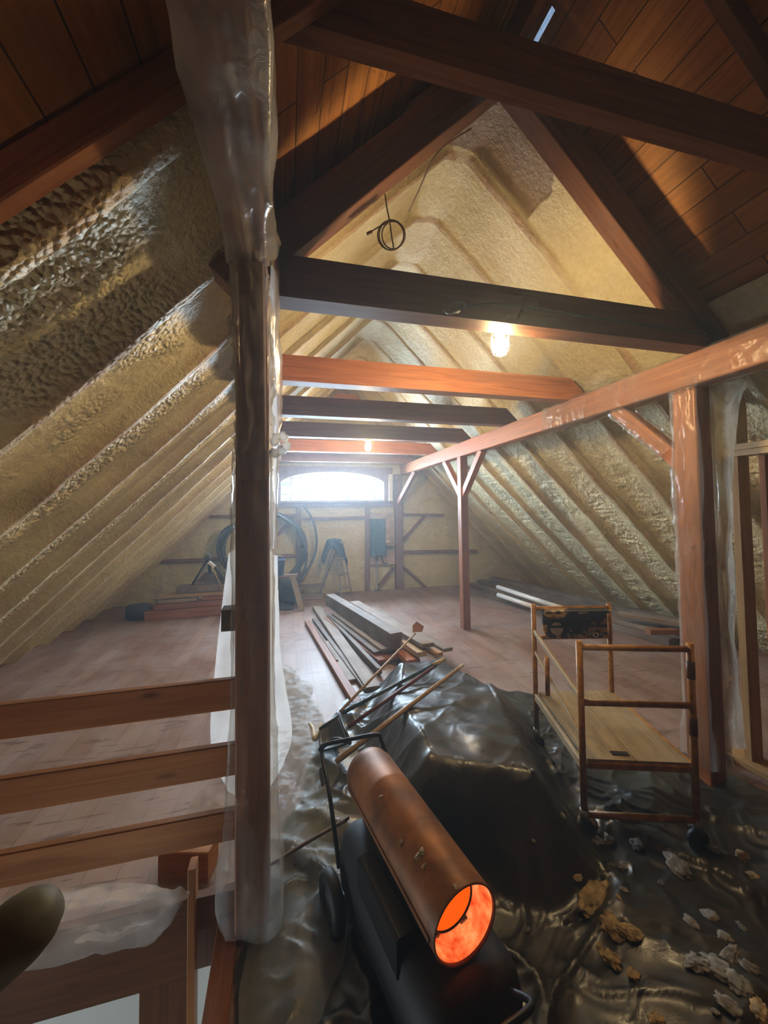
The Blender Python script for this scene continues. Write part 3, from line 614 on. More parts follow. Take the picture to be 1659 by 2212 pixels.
# stack of lumber at the far left
GL = 'lumber stack at the far left'
rows = [((-2.0, 6.52), (-.70, 6.62), .07, .14, 'timber', 'bottom front board of the far left lumber stack, reddish'), ((-2.0, 6.80), (-.70, 6.86), .07, .14, 'timber', 'bottom rear board of the far left lumber stack'),
        ((-1.88, 6.60), (-.70, 6.66), .185, .08, 'timber', 'brown board in the second layer of the far left lumber stack'), ((-1.85, 6.62), (-1.32, 6.66), .255, .045, 'lumber', 'short pale board in the middle of the far left lumber stack'),
        ((-1.25, 6.66), (-.70, 6.70), .255, .045, 'timber', 'short dull board in the middle of the far left lumber stack'), ((-1.86, 6.70), (-.70, 6.72), .315, .055, 'ash', 'orange board near the top of the far left lumber stack'),
        ((-1.62, 6.72), (-.70, 6.74), .40, .09, 'lumber_old', 'dark thick board on top of the far left lumber stack')]
for a, b, z, h, mt, lab in rows: tag(MB().bar((*a, z), (*b, z), .16 if h > .1 else .24, h).build('board', mt), lab, 'board', GL)
m = MB().lathe([(0, -.16), (.10, -.15), (.12, -.1), (.12, .1), (.10, .15), (0, .16)], (-2.12, 6.6, .12), (1, .15, 0)); tag(m.build('bundle', 'rubber'), 'dark rolled bundle on the floor at the left end of the lumber stack', 'bundle')
g = empty('folding_stand', (-1.2, 6.75, .445), 'dark folding stand with a pale clamp on the far left lumber stack', 'stand')
A = Vector((-1.18, 6.75, .86))
MB().bar((-1.42, 6.78, .45), A, .03, .06, (0, 1, 0)).build('leg', 'black', g); MB().bar((-.93, 6.78, .45), A, .03, .06, (0, 1, 0)).build('leg', 'black', g); MB().bar((-1.18, 6.92, .45), A, .03, .05, (1, 0, 0)).build('leg', 'black', g)
MB().tube([A+Vector((-.04, 0, -.02)), A+Vector((.0, -.02, .05)), A+Vector((.03, -.02, .0))], [.03, .05, .03], 12).build('head', 'grey', g)
MB().bar((-1.17, 6.70, .80), (-1.08, 6.69, .72), .05, .05).build('clamp', 'pvc', g); MB().tube([(-1.14, 6.66, .78), (-.92, 6.50, .36)], .008, 8).build('stay_rod', 'ash', g)
MB().prism([(-1.42, .45), (-.94, .45), (-1.12, .62), (-1.24, .62)], (0, 6.86, 0), (1, 0, 0), (0, 0, 1), .01).build('shield', 'lumber_old', g)
# ================================================================== LUMBER AND PIPES ALONG THE RIGHT EAVE
GR = 'lumber along the right eave'
def plank_r(x0, y0, x1, y1, z, w, h, mt, lab): tag(MB().bar((x0, y0, z+h/2), (x1, y1, z+h/2), w, h).build('plank', mt), lab, 'plank', GR)
plank_r(3.33, 7.2, 4.05, 4.4, 0, .20, .05, 'lumber_old', 'dark plank nearest the floor middle along the right eave')
plank_r(3.62, 7.3, 4.30, 3.55, 0, .18, .09, 'lumber_old', 'second dark plank along the right eave, under the white pipes')
plank_r(3.90, 7.3, 4.62, 3.5, 0, .20, .14, 'lumber_old', 'thick dark plank along the right eave close to the foam')
plank_r(4.10, 7.2, 4.72, 3.7, .14, .16, .06, 'lumber_old', 'top plank of the lumber along the right eave')
plank_r(3.98, 4.9, 4.40, 3.50, .09, .12, .05, 'lumber', 'pale grey short plank at the near end of the right eave lumber')
plank_r(4.02, 3.62, 4.34, 3.54, .14, .09, .055, 'timber', 'small reddish block on the near end of the right eave lumber')
plank_r(4.14, 4.15, 4.66, 3.35, .20, .15, .05, 'lumber', 'grey plank end pointing at the right wrapped post')
a, b = at(1075, 1268, Z=.24), at(1225, 1318, Z=.235); tag(MB().tube([a, a.lerp(b, .5), b], .036, 14).build('pipe', 'pvc'), 'white pipe lying farther back on the right eave lumber', 'pipe', 'white pipes')
a, b = at(1076, 1285, Z=.15), at(1165, 1315, Z=.145); tag(MB().tube([a, a.lerp(b, .5), b], .036, 14).build('pipe', 'pvc'), 'white pipe lying nearer the floor middle on the right eave lumber', 'pipe', 'white pipes')
# ================================================================== LUMBER PILE IN THE MIDDLE
GM = 'lumber pile in the middle'
def lay(a, b, z, w, h, mt, lab, z2=None, name='plank'):
    p = at(*a, Z=z); q = at(*b, Z=z2 if z2 else z); p.z -= h/2; q.z -= h/2
    return tag(MB().bar(p, q, w, h).build(name, mt), lab, 'plank', GM)
lay((713, 1283), (856, 1367), .295, .135, .17, 'lumber_old', 'massive grey beam on top of the lumber pile in the middle', name='beam')
lay((765, 1298), (925, 1390), .262, .14, .04, 'lumber', 'pale plank lying against the right side of the massive grey beam')
lay((808, 1312), (968, 1400), .17, .11, .035, 'lumber', 'rightmost long plank of the middle lumber pile')
lay((728, 1323), (838, 1400), .122, .15, .03, 'lumber', 'upper thin plank directly under the massive grey beam')
lay((726, 1327), (828, 1405), .092, .22, .03, 'lumber_old', 'lower thin plank directly under the massive grey beam')
lay((722, 1330), (850, 1420), .060, .34, .03, 'timber', 'wide brown board at the bottom under the massive grey beam')
lay((709, 1328), (820, 1443), .075, .05, .06, 'lumber_old', 'narrow dark plank left of the massive grey beam')
lay((684, 1309), (806, 1483), .055, .13, .05, 'lumber', 'wide dusty plank left of the middle lumber pile')
lay((678, 1335), (792, 1487), .040, .05, .035, 'lumber_old', 'thin strip beside the wide dusty plank')
lay((706, 1384), (757, 1468), .030, .13, .025, 'lumber', 'short pale board lying between the two long left planks')
lay((664, 1340), (772, 1515), .055, .075, .05, 'timber', 'leftmost long reddish plank of the middle lumber pile')
lay((683, 1356), (728, 1425), .045, .025, .025, 'lumber_old', 'thin dark stick beside the leftmost reddish plank')
lay((872, 1382), (912, 1408), .20, .10, .05, 'pine', 'short pale offcut in front of the massive beam end')
lay((893, 1384), (950, 1410), .19, .08, .04, 'pine2', 'short orange offcut beside the rusty hoe blade')
lay((868, 1400), (893, 1425), .13, .14, .06, 'timber_red', 'broken reddish offcut at the tip of the tarp')
# ================================================================== TARP
def sdf(x, y, poly):
    d = np.full(x.shape, 1e9); ins = np.zeros(x.shape, bool); n = len(poly)
    for i in range(n):
        (ax, ay), (bx, by) = poly[i], poly[(i+1) % n]; ex, ey = bx-ax, by-ay
        t = np.clip(((x-ax)*ex+(y-ay)*ey)/(ex*ex+ey*ey), 0, 1); d = np.minimum(d, np.hypot(x-ax-t*ex, y-ay-t*ey))
        c = ((ay > y) != (by > y)) & (x < (bx-ax)*(y-ay)/(by-ay+1e-12)+ax); ins ^= c
    return np.where(ins, -d, d)
MOUND = [(1.02, 3.34), (1.34, 3.36), (1.44, 2.62), (1.09, 1.62), (.70, 1.86), (.78, 2.7)]
OUT = [(-.15, .12), (-.15, 1.92), (.06, 2.2), (.20, 2.75), (.50, 3.3), (.98, 3.58), (1.40, 3.62), (1.66, 3.30), (1.86, 3.06), (2.08, 2.94), (2.25, 2.60), (2.46, 2.05), (2.60, 1.55), (2.75, .9), (2.75, .12)]
def tarp_h(x, y):
    d = sdf(x, y, MOUND); top = .22+.17*sstep(3.3, 1.7, y)+.012*vn(x*7, y*7, 3)
    fold = fbm(x*2.5, y*2.5, 11)
    h = top*(1-sstep(-.02, .30+.08*fold, d))
    q = sdf(x, y, [(.95, .95), (1.15, .55), (1.45, .9), (1.25, 1.15)]); h = h+.06*(1-sstep(-.02, .3, q))
    wx = x+.12*fbm(x*2, y*2, 5); wy = y+.12*fbm(x*2, y*2, 6)
    a = (wx*.8+wy*.6); b = (-wx*.6+wy*.8)
    cr = lambda p, q_, sd: np.clip(1-np.abs(vn(p, q_, sd))*1.6, 0, 1)**3          # narrow creases
    w = cr(a*4, b*1.3, 21)*.040+cr(b*4.5, a*1.5, 23)*.030+cr(a*9+b*3, b*6, 25)*.014+cr(b*12, a*9, 27)*.009+.012*fbm(x*4, y*4, 29)+.012
    w = w*(.38+.62*sstep(.0, .35, d))+cr(a*2.2+.3, b*1.1, 33)*.03*(d < .3)
    edge = sstep(0, .18, -sdf(x, y, OUT))
    return .006+h+w*(.35+.65*edge)*(1-.45*(d < 0))
def th(x, y): return float(tarp_h(np.array([float(x)]), np.array([float(y)]))[0])
xs = np.arange(-.2, 2.8, .010); ys = np.arange(.1, 3.7, .010); Xg, Yg = np.meshgrid(xs, ys, indexing='ij')
keep = (sdf(Xg, Yg, OUT)+.03*fbm(Xg*6, Yg*6, 61) < 0)[:-1, :-1]
tag(MB().grid(np.stack([Xg, Yg, tarp_h(Xg, Yg)], -1), keep).build('tarp', 'tarp', relax=14), 'large wrinkled black plastic tarp over the floor and the near lumber', 'tarp')
# ================================================================== TOOLS LYING ON THE TARP
def lay_rod(pa, pb, za, zb, r):
    for k in range(60):
        a_, b_ = at(*pa, Z=za+.006*k), at(*pb, Z=zb+.006*k)
        t_ = np.linspace(0, 1, 40); q_ = np.array([a_.lerp(b_, float(x)) for x in t_])
        if (q_[:, 2]-tarp_h(q_[:, 0], q_[:, 1])).min() > r*.6: break
    return a_, b_
def rod(g, name, a, b, r, mt, r2=None): return MB().tube([a, a.lerp(b, .5), b], [r, r, r2 or r], 10).build(name, mt, g)
g = empty('hoe', at(735, 1537, Z=.12), 'long thin hoe with a rusty blade resting on the lumber pile', 'hoe')
a, b = lay_rod((735, 1537), (897, 1368), .10, .32, .011); rod(g, 'shaft', a, b, .011, 'ash', .009)
MB().prism([(-.055, -.02), (.05, -.035), (.075, .02), (.0, .085), (-.05, .05)], b+Vector((.03, .02, .03)), (.95, -.1, .1), (.1, .5, .8), .006).build('blade', 'rustblade', g)
g = empty('scoop_shovel', at(737, 1541, Z=.16), 'black scoop shovel with dark green shaft and pale grip on the tarp', 'shovel')
a, c = lay_rod((738, 1541), (960, 1424), .14, .28, .013); b = a.lerp(c, .86)
rod(g, 'shaft', a, b, .013, 'green'); rod(g, 'grip', b, c, .018, 'yellow', .016)
q = [at(690, 1575, Z=.16), at(733, 1545, Z=.20), at(757, 1605, Z=.20), at(690, 1625, Z=.12)]
u, v = np.meshgrid(np.linspace(0, 1, 12), np.linspace(0, 1, 12), indexing='ij')
Q = [np.array(p) for p in q]; P = (Q[0]*((1-u)*(1-v))[..., None]+Q[1]*(u*(1-v))[..., None]+Q[2]*(u*v)[..., None]+Q[3]*((1-u)*v)[..., None]); P[..., 2] -= .05*np.sin(u*math.pi)*np.sin(v*math.pi)-.012*np.sin(v*9)*0
MB().grid(P).build('blade', 'plastic_black', g, solid=.008)
MB().tube([q[0], q[1]], .009, 8).tube([q[1], q[2]], .009, 8).tube(bez([q[3]+Vector((0, 0, .015)), q[3].lerp(q[2], .5)+Vector((0, 0, .05)), q[2]]), .012, 8).build('rim', 'black', g)
g = empty('broom', at(753, 1570, Z=.2), 'dark red broom stick lying between two poles on the tarp', 'broom'); a, b = lay_rod((753, 1570), (941, 1438), .12, .26, .013); rod(g, 'shaft', a, a.lerp(b, .97), .013, 'redp'); rod(g, 'cap', a.lerp(b, .97), b, .014, 'black')
g = empty('pole', at(727, 1645, Z=.2), 'pale wooden pole nearest the camera lying on the tarp', 'pole'); a, b = lay_rod((727, 1645), (1001, 1436), .10, .28, .015); rod(g, 'shaft', a, a.lerp(b, .94), .015, 'ash', .012); rod(g, 'tip', a.lerp(b, .94), b, .011, 'ivory', .010)
tag(MB().tube(bez([at(668, 1562, Z=.13), at(676, 1575, Z=.12), at(680, 1595, Z=.11), at(690, 1580, Z=.13), at(694, 1562, Z=.15)]), [.008+.010*math.sin(math.pi*min(1, k/32)) for k in range(33)], 10).build('plastic_hook', 'ivory'), 'curved ivory plastic hook left of the black scoop', 'hook')
# ================================================================== SCAFFOLD
FL, FR, RL, RR = Vector((1.372, 1.610, 0)), Vector((1.845, 1.445, 0)), Vector((1.583, 2.263, 0)), Vector((2.063, 2.140, 0))
g = empty('scaffold', (1.7, 1.85, 0), 'small orange rolling scaffold with a plywood deck on the tarp', 'scaffold')
def leg_pair(a, b, name, bars, zt):
    for k, p in enumerate((a, b)): MB().tube([p+Vector((0, 0, .10)), p+Vector((0, 0, .5)), p+Vector((0, 0, zt))], .0155, 12).build('leg', 'scaf', g)
    for z in bars: MB().tube([a+Vector((0, 0, z)), b+Vector((0, 0, z))], .0145, 12).build('crossbar', 'scaf', g)
leg_pair(FL, FR, 'front', (.925, .665, .145), .955); leg_pair(RL, RR, 'rear', (.935, .75, .30), .965)
MB().tube([FR+Vector((0, 0, .79)), FR+Vector((0, 0, .87))], .018, 12).build('leg_sleeve', 'stain', g); MB().tube([FR+Vector((0, 0, .53)), FR+Vector((0, 0, .61))], .018, 12).build('leg_sleeve', 'redp', g)
cm = (FR+RR)/2
d = (FR-FL).normalized()
MB().box(0, 1, 0, 1, 0, 1)
def slab(A, B, C, D, z0, z1, mt, name, par):
    m = MB(); vs = [Vector((p.x, p.y, z)) for z in (z0, z1) for p in (A, B, C, D)]
    L = (D-A).normalized(); Wd = (B-A).normalized()
    m.add(vs, [[3, 2, 1, 0], [4, 5, 6, 7], [0, 1, 5, 4], [1, 2, 6, 5], [2, 3, 7, 6], [3, 0, 4, 7]], [((p-A).dot(L), (p-A).dot(Wd)) for p in (A, B, C, D)]*2)
    return m.build(name, mt, par)
e = .02; mid = lambda a, b, t: a.lerp(b, t)
A, B, C, D = FL+d*e, FR-d*e, RR-d*e, RL+d*e
slab(A, mid(A, B, .497), mid(D, C, .497), D, .385, .402, 'deck', 'deck_board', g); slab(mid(A, B, .503), B, C, mid(D, C, .503), .385, .402, 'deck', 'deck_board', g)
MB().bar(A+Vector((0, 0, .375)), B+Vector((0, 0, .375)), .02, .03).build('deck_frame', 'scaf', g)
for p, q in ((FL, RL), (FR, RR)): MB().bar(p+Vector((0, 0, .37)), q+Vector((0, 0, .37)), .022, .045).build('side_rail', 'deck' if p is FL else 'scaf', g)
MB().bar(FL+Vector((0, 0, .685)), RL+Vector((0, 0, .79)), .018, .03).build('guard_rail', 'deck', g)
MB().bar(FL+Vector((0, 0, .50)), RL+Vector((0, 0, .66)), .012, .018).build('guard_rail', 'deck', g)
q = FL.lerp(RL, .62); MB().tube([q+Vector((-.012, 0, .50)), q+Vector((-.012, 0, .72))], .014, 10).build('latch', 'scaf', g)
MB().box(0, 1, 0, 1, 0, 1)
for p in (FL, FR, RL, RR):
    z = th(p.x, p.y)*.4
    c = MB().lathe([(0, -.016), (.035, -.016), (.045, -.010), (.045, .010), (.035, .016), (0, .016)], (p.x, p.y, .047+z), (.3, 1, 0), 18).build('caster', 'rubber', g)
    MB().lathe([(0, 0), (.020, 0), (.020, .06), (0, .06)], (p.x, p.y, .075+z), (0, 0, 1), 12).build('stem', 'steel', c if False else g)
m = MB().bar(A.lerp(B, .28)+Vector((.02, .045, .404)), A.lerp(B, .45)+Vector((.02, .045, .404)), .03, .006); m.build('deck_latch', 'black', g)
# tray hung on the rear frame
a = RL+(RR-RL)*.09; b = RL+(RR-RL)*.93; ux = (b-a).normalized(); w = (b-a).length; fwd = ux.cross(Vector((0, 0, 1)))
g = empty('tool_tray', (a+b)/2+Vector((0, 0, .765)), 'black tray spattered with foam hung on the rear scaffold frame', 'tray')
tm = NT('spattered_tray'); vv = tm.coord('Object'); nn = tm.noise(vv, 9, 3, .5, .6); n3 = tm.noise(vv, 60, 3)
cc = tm.mix(tm.ramp(nn, [(.50, 0.0), (.58, 1.0)]), (.018, .017, .016), (.55, .36, .14)); cc = tm.mix(tm.ramp(n3, [(.66, 0.0), (.72, .8)]), cc, (.6, .55, .45))
tray = tm.done(tm.pbr(cc, .45))
o = a+Vector((0, 0, .755))-fwd*0.0; pr = [(.05, 0), (w-.015, 0), (w, .02), (w, .185), (0, .185), (0, .05), (.018, .016)]
m = MB().prism(pr, o+fwd*.02, ux, (0, 0, 1), .02); m.build('body', tray, g)
pr2 = [(0, .168), (w, .168), (w, .185), (0, .185)]
MB().prism(pr2, o+fwd*.055, ux, (0, 0, 1), .04).build('rim', tray, g); MB().prism([(.03, .07), (w-.01, .07), (w-.01, .085), (.03, .085)], o+fwd*.035, ux, (0, 0, 1), .02).build('ledge', 'plastic_black', g)
for k in range(9): MB().lathe([(0, 0), (.010, 0), (.010, .012), (0, .014)], o+fwd*.0405+ux*(.12+k*.035)+Vector((0, 0, .022+.004*(k % 3))), fwd, 12).build('knob', 'steel' if k % 2 else 'black', g)
for x, z, r in ((.085, .062, .040), (.335, .022, .018)): MB().lathe([(0, 0), (r, 0), (r, .010), (r*.9, .012), (0, .012)], o+fwd*.0405+ux*x+Vector((0, 0, z)), fwd, 26).build('disc', 'pvc', g)
# ================================================================== HEATER
FC = at(1007, 1998, Z=.43); AX = Vector((.135, -.66, -.02)).normalized(); BL = .70; RC = FC-AX*BL; r = .108
up = Vector((0, 0, 1)); sx = AX.cross(up).normalized()
g = empty('torpedo_heater', (RC.x, (RC.y+FC.y)/2, .02), 'rusty torpedo heater with a glowing orange mouth on the tarp', 'heater')
hs = MB().lathe([(r*.80, 0.0), (r*.93, .01), (r, .045), (r, .20), (r*1.006, .203), (r*1.006, .215), (r, .218), (r, BL-.004), (r*.985, BL), (r*.955, BL), (r*.945, BL-.01), (r*.945, .30), (r*.80, .30), (r*.80, 0.0)], RC, AX, 48)
hs.build('barrel', 'rust', g)
MB().lathe([(0, .012), (r*.80, .012), (r*.80, .016), (0, .016)], RC, AX, 32).build('rear_grille', 'black', g)
MB().lathe([(r*.935, BL-.008), (r*.935, BL-.13), (r*.93, BL-.22)], RC, AX, 44).build('nose_cone', 'hot', g)
DC = RC+sx*.012+up*.012
MB().lathe([(0, BL-.062), (r*.70, BL-.062), (r*.70, BL-.07), (0, BL-.07)], DC, AX, 40).build('burner', 'glow', g)
MB().lathe([(r*.70, BL-.058), (r*.745, BL-.058), (r*.745, BL-.11), (r*.70, BL-.11)], DC, AX, 40, True).build('burner_rim', 'black', g)
MB().bar(RC+AX*.06+sx*(r+.002)-up*.01, FC-AX*.02+sx*(r+.002)-up*.01, .006, .016, up).build('seam_flange', 'rust', g)
# tank: rounded long body below the barrel
tc = (RC+FC)/2-up*.235+AX*.06; prof = [(-.16, -.10), (-.12, -.125), (.12, -.125), (.16, -.10), (.17, 0), (.15, .085), (.10, .115), (-.10, .115), (-.15, .085), (-.17, 0)]
L = .72; m = MB()
vs = []; 
for k, (t, s_) in enumerate(((-.5, .75), (-.47, .93), (-.42, 1), (.42, 1), (.47, .93), (.5, .75))):
    for x, z in prof: vs.append(tc+Vector((AX.x, AX.y, 0)).normalized()*(t*L)+sx*(x*s_)+up*(z*s_))
n = len(prof); m.add(vs, [[k*n+j, k*n+(j+1) % n, (k+1)*n+(j+1) % n, (k+1)*n+j] for k in range(5) for j in range(n)]+[list(range(n-1, -1, -1)), list(range(5*n, 6*n))], None, True)
m.build('fuel_tank', 'dull_black', g)
hx = Vector((AX.x, AX.y, 0)).normalized()
for s_ in (-1, 1):
    MB().bar(tc+hx*.20+sx*s_*.05+up*.11, FC-AX*.14-up*.10+sx*s_*.05, .10, .02, sx).build('barrel_support', 'black', g); MB().bar(tc-hx*.22+sx*s_*.05+up*.11, RC+AX*.10-up*.10+sx*s_*.05, .10, .02, sx).build('barrel_support', 'black', g)
MB().box(0, 1, 0, 1, 0, 1)
c0 = tc-sx*.0
MB().bar(tc-hx*.12+sx*.13+up*.10, tc+hx*.18+sx*.13+up*.10, .07, .12, up, .01).build('control_box', 'black', g)
for s_ in (-1, 1):
    w_ = tc-hx*.26+sx*s_*.215; w_.z = .105
    wh = MB().lathe([(.055, -.02), (.085, -.026), (.10, -.018), (.105, 0), (.10, .018), (.085, .026), (.055, .02)], w_, sx, 28, True).build('wheel', 'rubber', g)
    MB().lathe([(0, -.012), (.058, -.012), (.058, .012), (0, .012)], w_, sx, 20).build('hub', 'steel', wh)
ax0 = tc-hx*.26; ax0.z = .105; MB().tube([ax0-sx*.20, ax0+sx*.20], .008, 8).build('axle', 'steel', g)
# tubular push handle at the rear
HA, HB = at(695, 1612, Y=1.93), at(824, 1588, Y=1.86); la = tc-hx*.33+sx*.16; lb = tc-hx*.33-sx*.16
m = MB().tube(bez([la+up*-.05, la.lerp(HA, .5), HA-up*.03, HA+Vector((.02, 0, .005)), HA.lerp(HB, .5)+up*.008, HB-Vector((.02, 0, -.005)), HB-up*.03, lb.lerp(HB, .5), lb+up*-.05], 7), .0095, 10)
hd = m.build('handle_frame', 'black', g)
MB().bar(la.lerp(HA, .62)+sx*.022, la.lerp(HA, .78)+sx*.022, .010, .030, AX).build('cord_bracket', 'black', hd)
MB().tube(bez([tc+hx*.34-sx*.09+up*.06, tc+hx*.44-sx*.09+up*.13, tc+hx*.45+sx*.0+up*.14, tc+hx*.44+sx*.09+up*.13, tc+hx*.34+sx*.09+up*.06], 6), .009, 10).build('front_loop', 'black', g)
a = at(748, 1772, Z=.30); cpts = [a, at(715, 1790, Z=.22), at(660, 1822, Z=.16), at(600, 1858, Z=.10), at(540, 1895, Z=.09), at(490, 1935, Z=.03)]
tag(MB().tube(bez(cpts), .0065, 8).tube(bez([p+Vector((.012, .014, -.004)) for p in cpts]), .006, 8).build('power_cord', 'cord'), 'brown power cord running from the heater to the stair edge', 'cord')
# ================================================================== PLASTIC FILM
def sheet(rows, n, m_, amp, fr, sd, name, mat, lab, cat='plastic sheet', grp='plastic sheeting', sag=0):
    """sheet through rows of points, wrinkled along its normal"""
    cs = [bez(r_, n) if len(r_) > 2 else [Vector(r_[0]).lerp(Vector(r_[1]), k/n) for k in range(n+1)] for r_ in rows]
    L_ = min(len(c_) for c_ in cs); cols = [bez([c_[j] for c_ in cs], m_) if len(cs) > 2 else [cs[0][j].lerp(cs[1][j], k/m_) for k in range(m_+1)] for j in range(L_)]
    P = np.array([[tuple(p) for p in c_] for c_ in cols]); du = np.gradient(P, axis=0); dv = np.gradient(P, axis=1); N = np.cross(du, dv); N /= np.linalg.norm(N, axis=-1, keepdims=True)+1e-9
    u, v = np.meshgrid(np.linspace(0, 1, P.shape[0]), np.linspace(0, 1, P.shape[1]), indexing='ij')
    P += N*(amp*(ridged(u*fr[0]+.4*vn(u*4, v*4, sd), v*fr[1], sd, 3)-.3))[..., None]; P[..., 2] -= sag*np.sin(u*math.pi)
    return tag(MB().grid(P).build(name, mat), lab, cat, grp)
def wrap(p0, p1, w, h, up, n, amp, sd, mat, lab, flare=None, fr=(9, 7)):
    p0 = Vector(p0); p1 = Vector(p1); d = (p1-p0).normalized(); up = Vector(up); s_ = d.cross(up).normalized(); up = s_.cross(d); k = 49
    t, a = np.meshgrid(np.linspace(0, 1, n), np.linspace(0, 2*math.pi, k), indexing='ij')
    c, s2 = np.cos(a), np.sin(a); q = 1/np.maximum(np.abs(c), np.abs(s2))**.86
    cw = lambda p, q_, k_: np.clip(1-np.abs(vn(p, q_, k_))*1.5, 0, 1)**2.5      # narrow folds
    an = (c+1)*1.6+(s2+1)*1.1; L9 = (p1-p0).length*4
    nz = cw(t*L9*fr[0]*.16+an*.9, an*1.5-t*L9*.5, sd)*.9+cw(t*L9*fr[0]*.30-an*.8, an*2.2+t*3, sd+5)*.55+.45*vn(t*L9*.7, an, sd+9)+.1
    nz = np.where(a > 6.28, nz[:, :1], nz)
    e_ = amp*np.maximum(nz, -.2)+.006; fl = (flare(t, a) if flare else 0)
    X_ = (w/2*c*q+c*(e_+fl)); Z_ = (h/2*s2*q+s2*(e_+fl))
    P = np.array(p0)+np.array(d)*(t*(p1-p0).length)[..., None]+np.array(s_)*X_[..., None]+np.array(up)*Z_[..., None]
    return tag(MB().grid(P).build('plastic_wrap', mat), lab, 'plastic wrap', 'plastic wrapping')
wrap((-.119, -.4, 2.575), (-.119, 1.42, 2.575), .128, .19, (0, 0, 1), 130, .020, 3, 'film_heavy', 'clear plastic wrapped around the left purlin above the camera', lambda t, a: .014*np.sin(t*7)**2, fr=(2.2, 7))
wrap((-.1225, 1.6625, .04), (-.1225, 1.6625, 1.84), .135, .135, (0, 1, 0), 130, .010, 5, 'film', 'clear plastic wrapped around the post at the railing corner', lambda t, a: .045*np.exp(-((t-.06)/.13)**2)*(1+.5*np.cos(a*3))+.018*np.exp(-((t-.30)/.12)**2), fr=(3.5, 7))
wrap((-.112, 1.63, 1.74), (-.112, 1.43, 2.47), .10, .13, (0, 1, 1), 60, .020, 8, 'film', 'clear plastic wrapped around the brace above the railing post')
wrap((2.3725, 1.79, .12), (2.3725, 1.79, 2.30), .125, .15, (0, 1, 0), 140, .009, 15, 'film', 'clear plastic wrapped around the right post beside the stud wall', lambda t, a: .02*np.exp(-((t-.02)/.06)**2)+.012*np.exp(-((t-.72)/.07)**2), fr=(5, 7))
wrap((2.36, 1.90, 1.93), (2.36, 2.30, 2.30), .09, .105, (1, 0, 0), 40, .014, 18, 'film', 'clear plastic wrapped around the knee brace by the right post', fr=(16, 3))
wrap((2.3425, 1.2, 2.3925), (2.3425, 2.42, 2.3925), .125, .195, (0, 0, 1), 100, .011, 19, 'film', 'clear plastic wrapped over the near part of the right purlin')
wrap((2.3425, 2.42, 2.3925), (2.3425, 3.05, 2.3925), .125, .195, (0, 0, 1), 50, .012, 29, 'film', 'clear plastic wrapped around the right purlin beyond its knee brace', fr=(12, 5))
sheet([[(2.29, 1.85, 2.30), (2.5, 1.80, 2.36), (2.9, 1.70, 2.46)], [(2.44, 1.80, 1.9), (2.52, 1.80, 2.0), (2.72, 1.76, 2.2)], [(2.46, 1.80, 1.2), (2.54, 1.80, 1.2), (2.66, 1.80, 1.25)], [(2.46, 1.82, .12), (2.57, 1.82, .12), (2.72, 1.82, .12)]], 10, 14, .02, (5, 7), 31, 'plastic_sheet', 'film_drape', 'milky plastic draped from the right purlin down beside the wrapped post')
sheet([[(-.235, 1.80, 1.42), (-.14, 1.82, 1.46), (-.03, 1.80, 1.40)], [(-.285, 1.82, 1.0), (-.14, 1.85, 1.0), (-.02, 1.82, 1.0)], [(-.31, 1.84, .62), (-.14, 1.86, .62), (.03, 1.84, .62)], [(-.25, 1.86, .40), (-.14, 1.86, .30), (-.01, 1.86, .44)]], 10, 14, .02, (4, 2), 37, 'plastic_sheet', 'film_milky', 'bright milky plastic hanging behind the railing corner post')
sheet([[(-.050, 1.42, 2.62), (-.035, 1.45, 2.62), (-.02, 1.55, 2.62)], [(-.055, 1.52, 2.2), (-.03, 1.54, 2.2), (-.012, 1.60, 2.2)], [(-.06, 1.63, 1.85), (-.03, 1.62, 1.85), (-.02, 1.66, 1.85)], [(-.055, 1.62, 1.45), (-.035, 1.62, 1.45), (-.03, 1.66, 1.45)]], 6, 16, .012, (2, 9), 41, 'plastic_sheet', 'film_milky', 'narrow strip of milky plastic hanging at the right edge of the railing post')
tag(MB().tube(bez([(-.045, 1.60, 1.86), (-.02, 1.58, 1.90), (.005, 1.585, 1.875), (.0, 1.59, 1.84), (-.03, 1.58, 1.835), (-.045, 1.60, 1.82)], 6), [.008, .014, .02, .016, .022, .012]*6+[.010], 10).build('plastic_knot', 'film_milky'), 'twisted knot of plastic on the right edge of the railing post', 'plastic knot')
def ground_sheet(poly, sd, hgt, mat, lab, res=.016, base=0.0):
    A_ = np.array(poly); xs_ = np.arange(A_[:, 0].min()-.05, A_[:, 0].max()+.05, res); ys_ = np.arange(A_[:, 1].min()-.05, A_[:, 1].max()+.05, res); X_, Y_ = np.meshgrid(xs_, ys_, indexing='ij')
    sd_ = sdf(X_, Y_, poly); h_ = .012+base+hgt*np.clip(ridged(X_*4.5+.3*vn(X_*5, Y_*5, sd), Y_*3.5, sd, 3), 0, 1)*sstep(0, .22, -sd_)+.02*np.clip(ridged(X_*13, Y_*13, sd+3, 2), 0, 1)
    ov = np.where(sdf(X_, Y_, OUT) < .03, tarp_h(X_, Y_)+.008, 0); h_ = np.maximum(h_, ov+.3*h_)
    return tag(MB().grid(np.stack([X_, Y_, h_], -1), (sd_+.05*fbm(X_*5, Y_*5, sd) < 0)[:-1, :-1]).build('plastic_sheet', mat, relax=10), lab, 'plastic sheet', 'plastic sheeting')
p, q = at(484, 1308, Y=1.72), at(512, 1350, Y=1.72)
tag(MB().box(p.x, -.187, 1.64, 1.72, q.z, p.z).build('wood_block', 'grey'), 'small grey-green wood block fixed to the left side of the railing post', 'block')
ground_sheet([(-.16, 1.80), (.14, 1.92), (.30, 2.35), (.26, 3.0), (.20, 3.7), (-.02, 4.3), (-.12, 3.8), (-.18, 2.6)], 43, .045, 'film_floor', 'clear crumpled plastic on the floor right of the railing post')
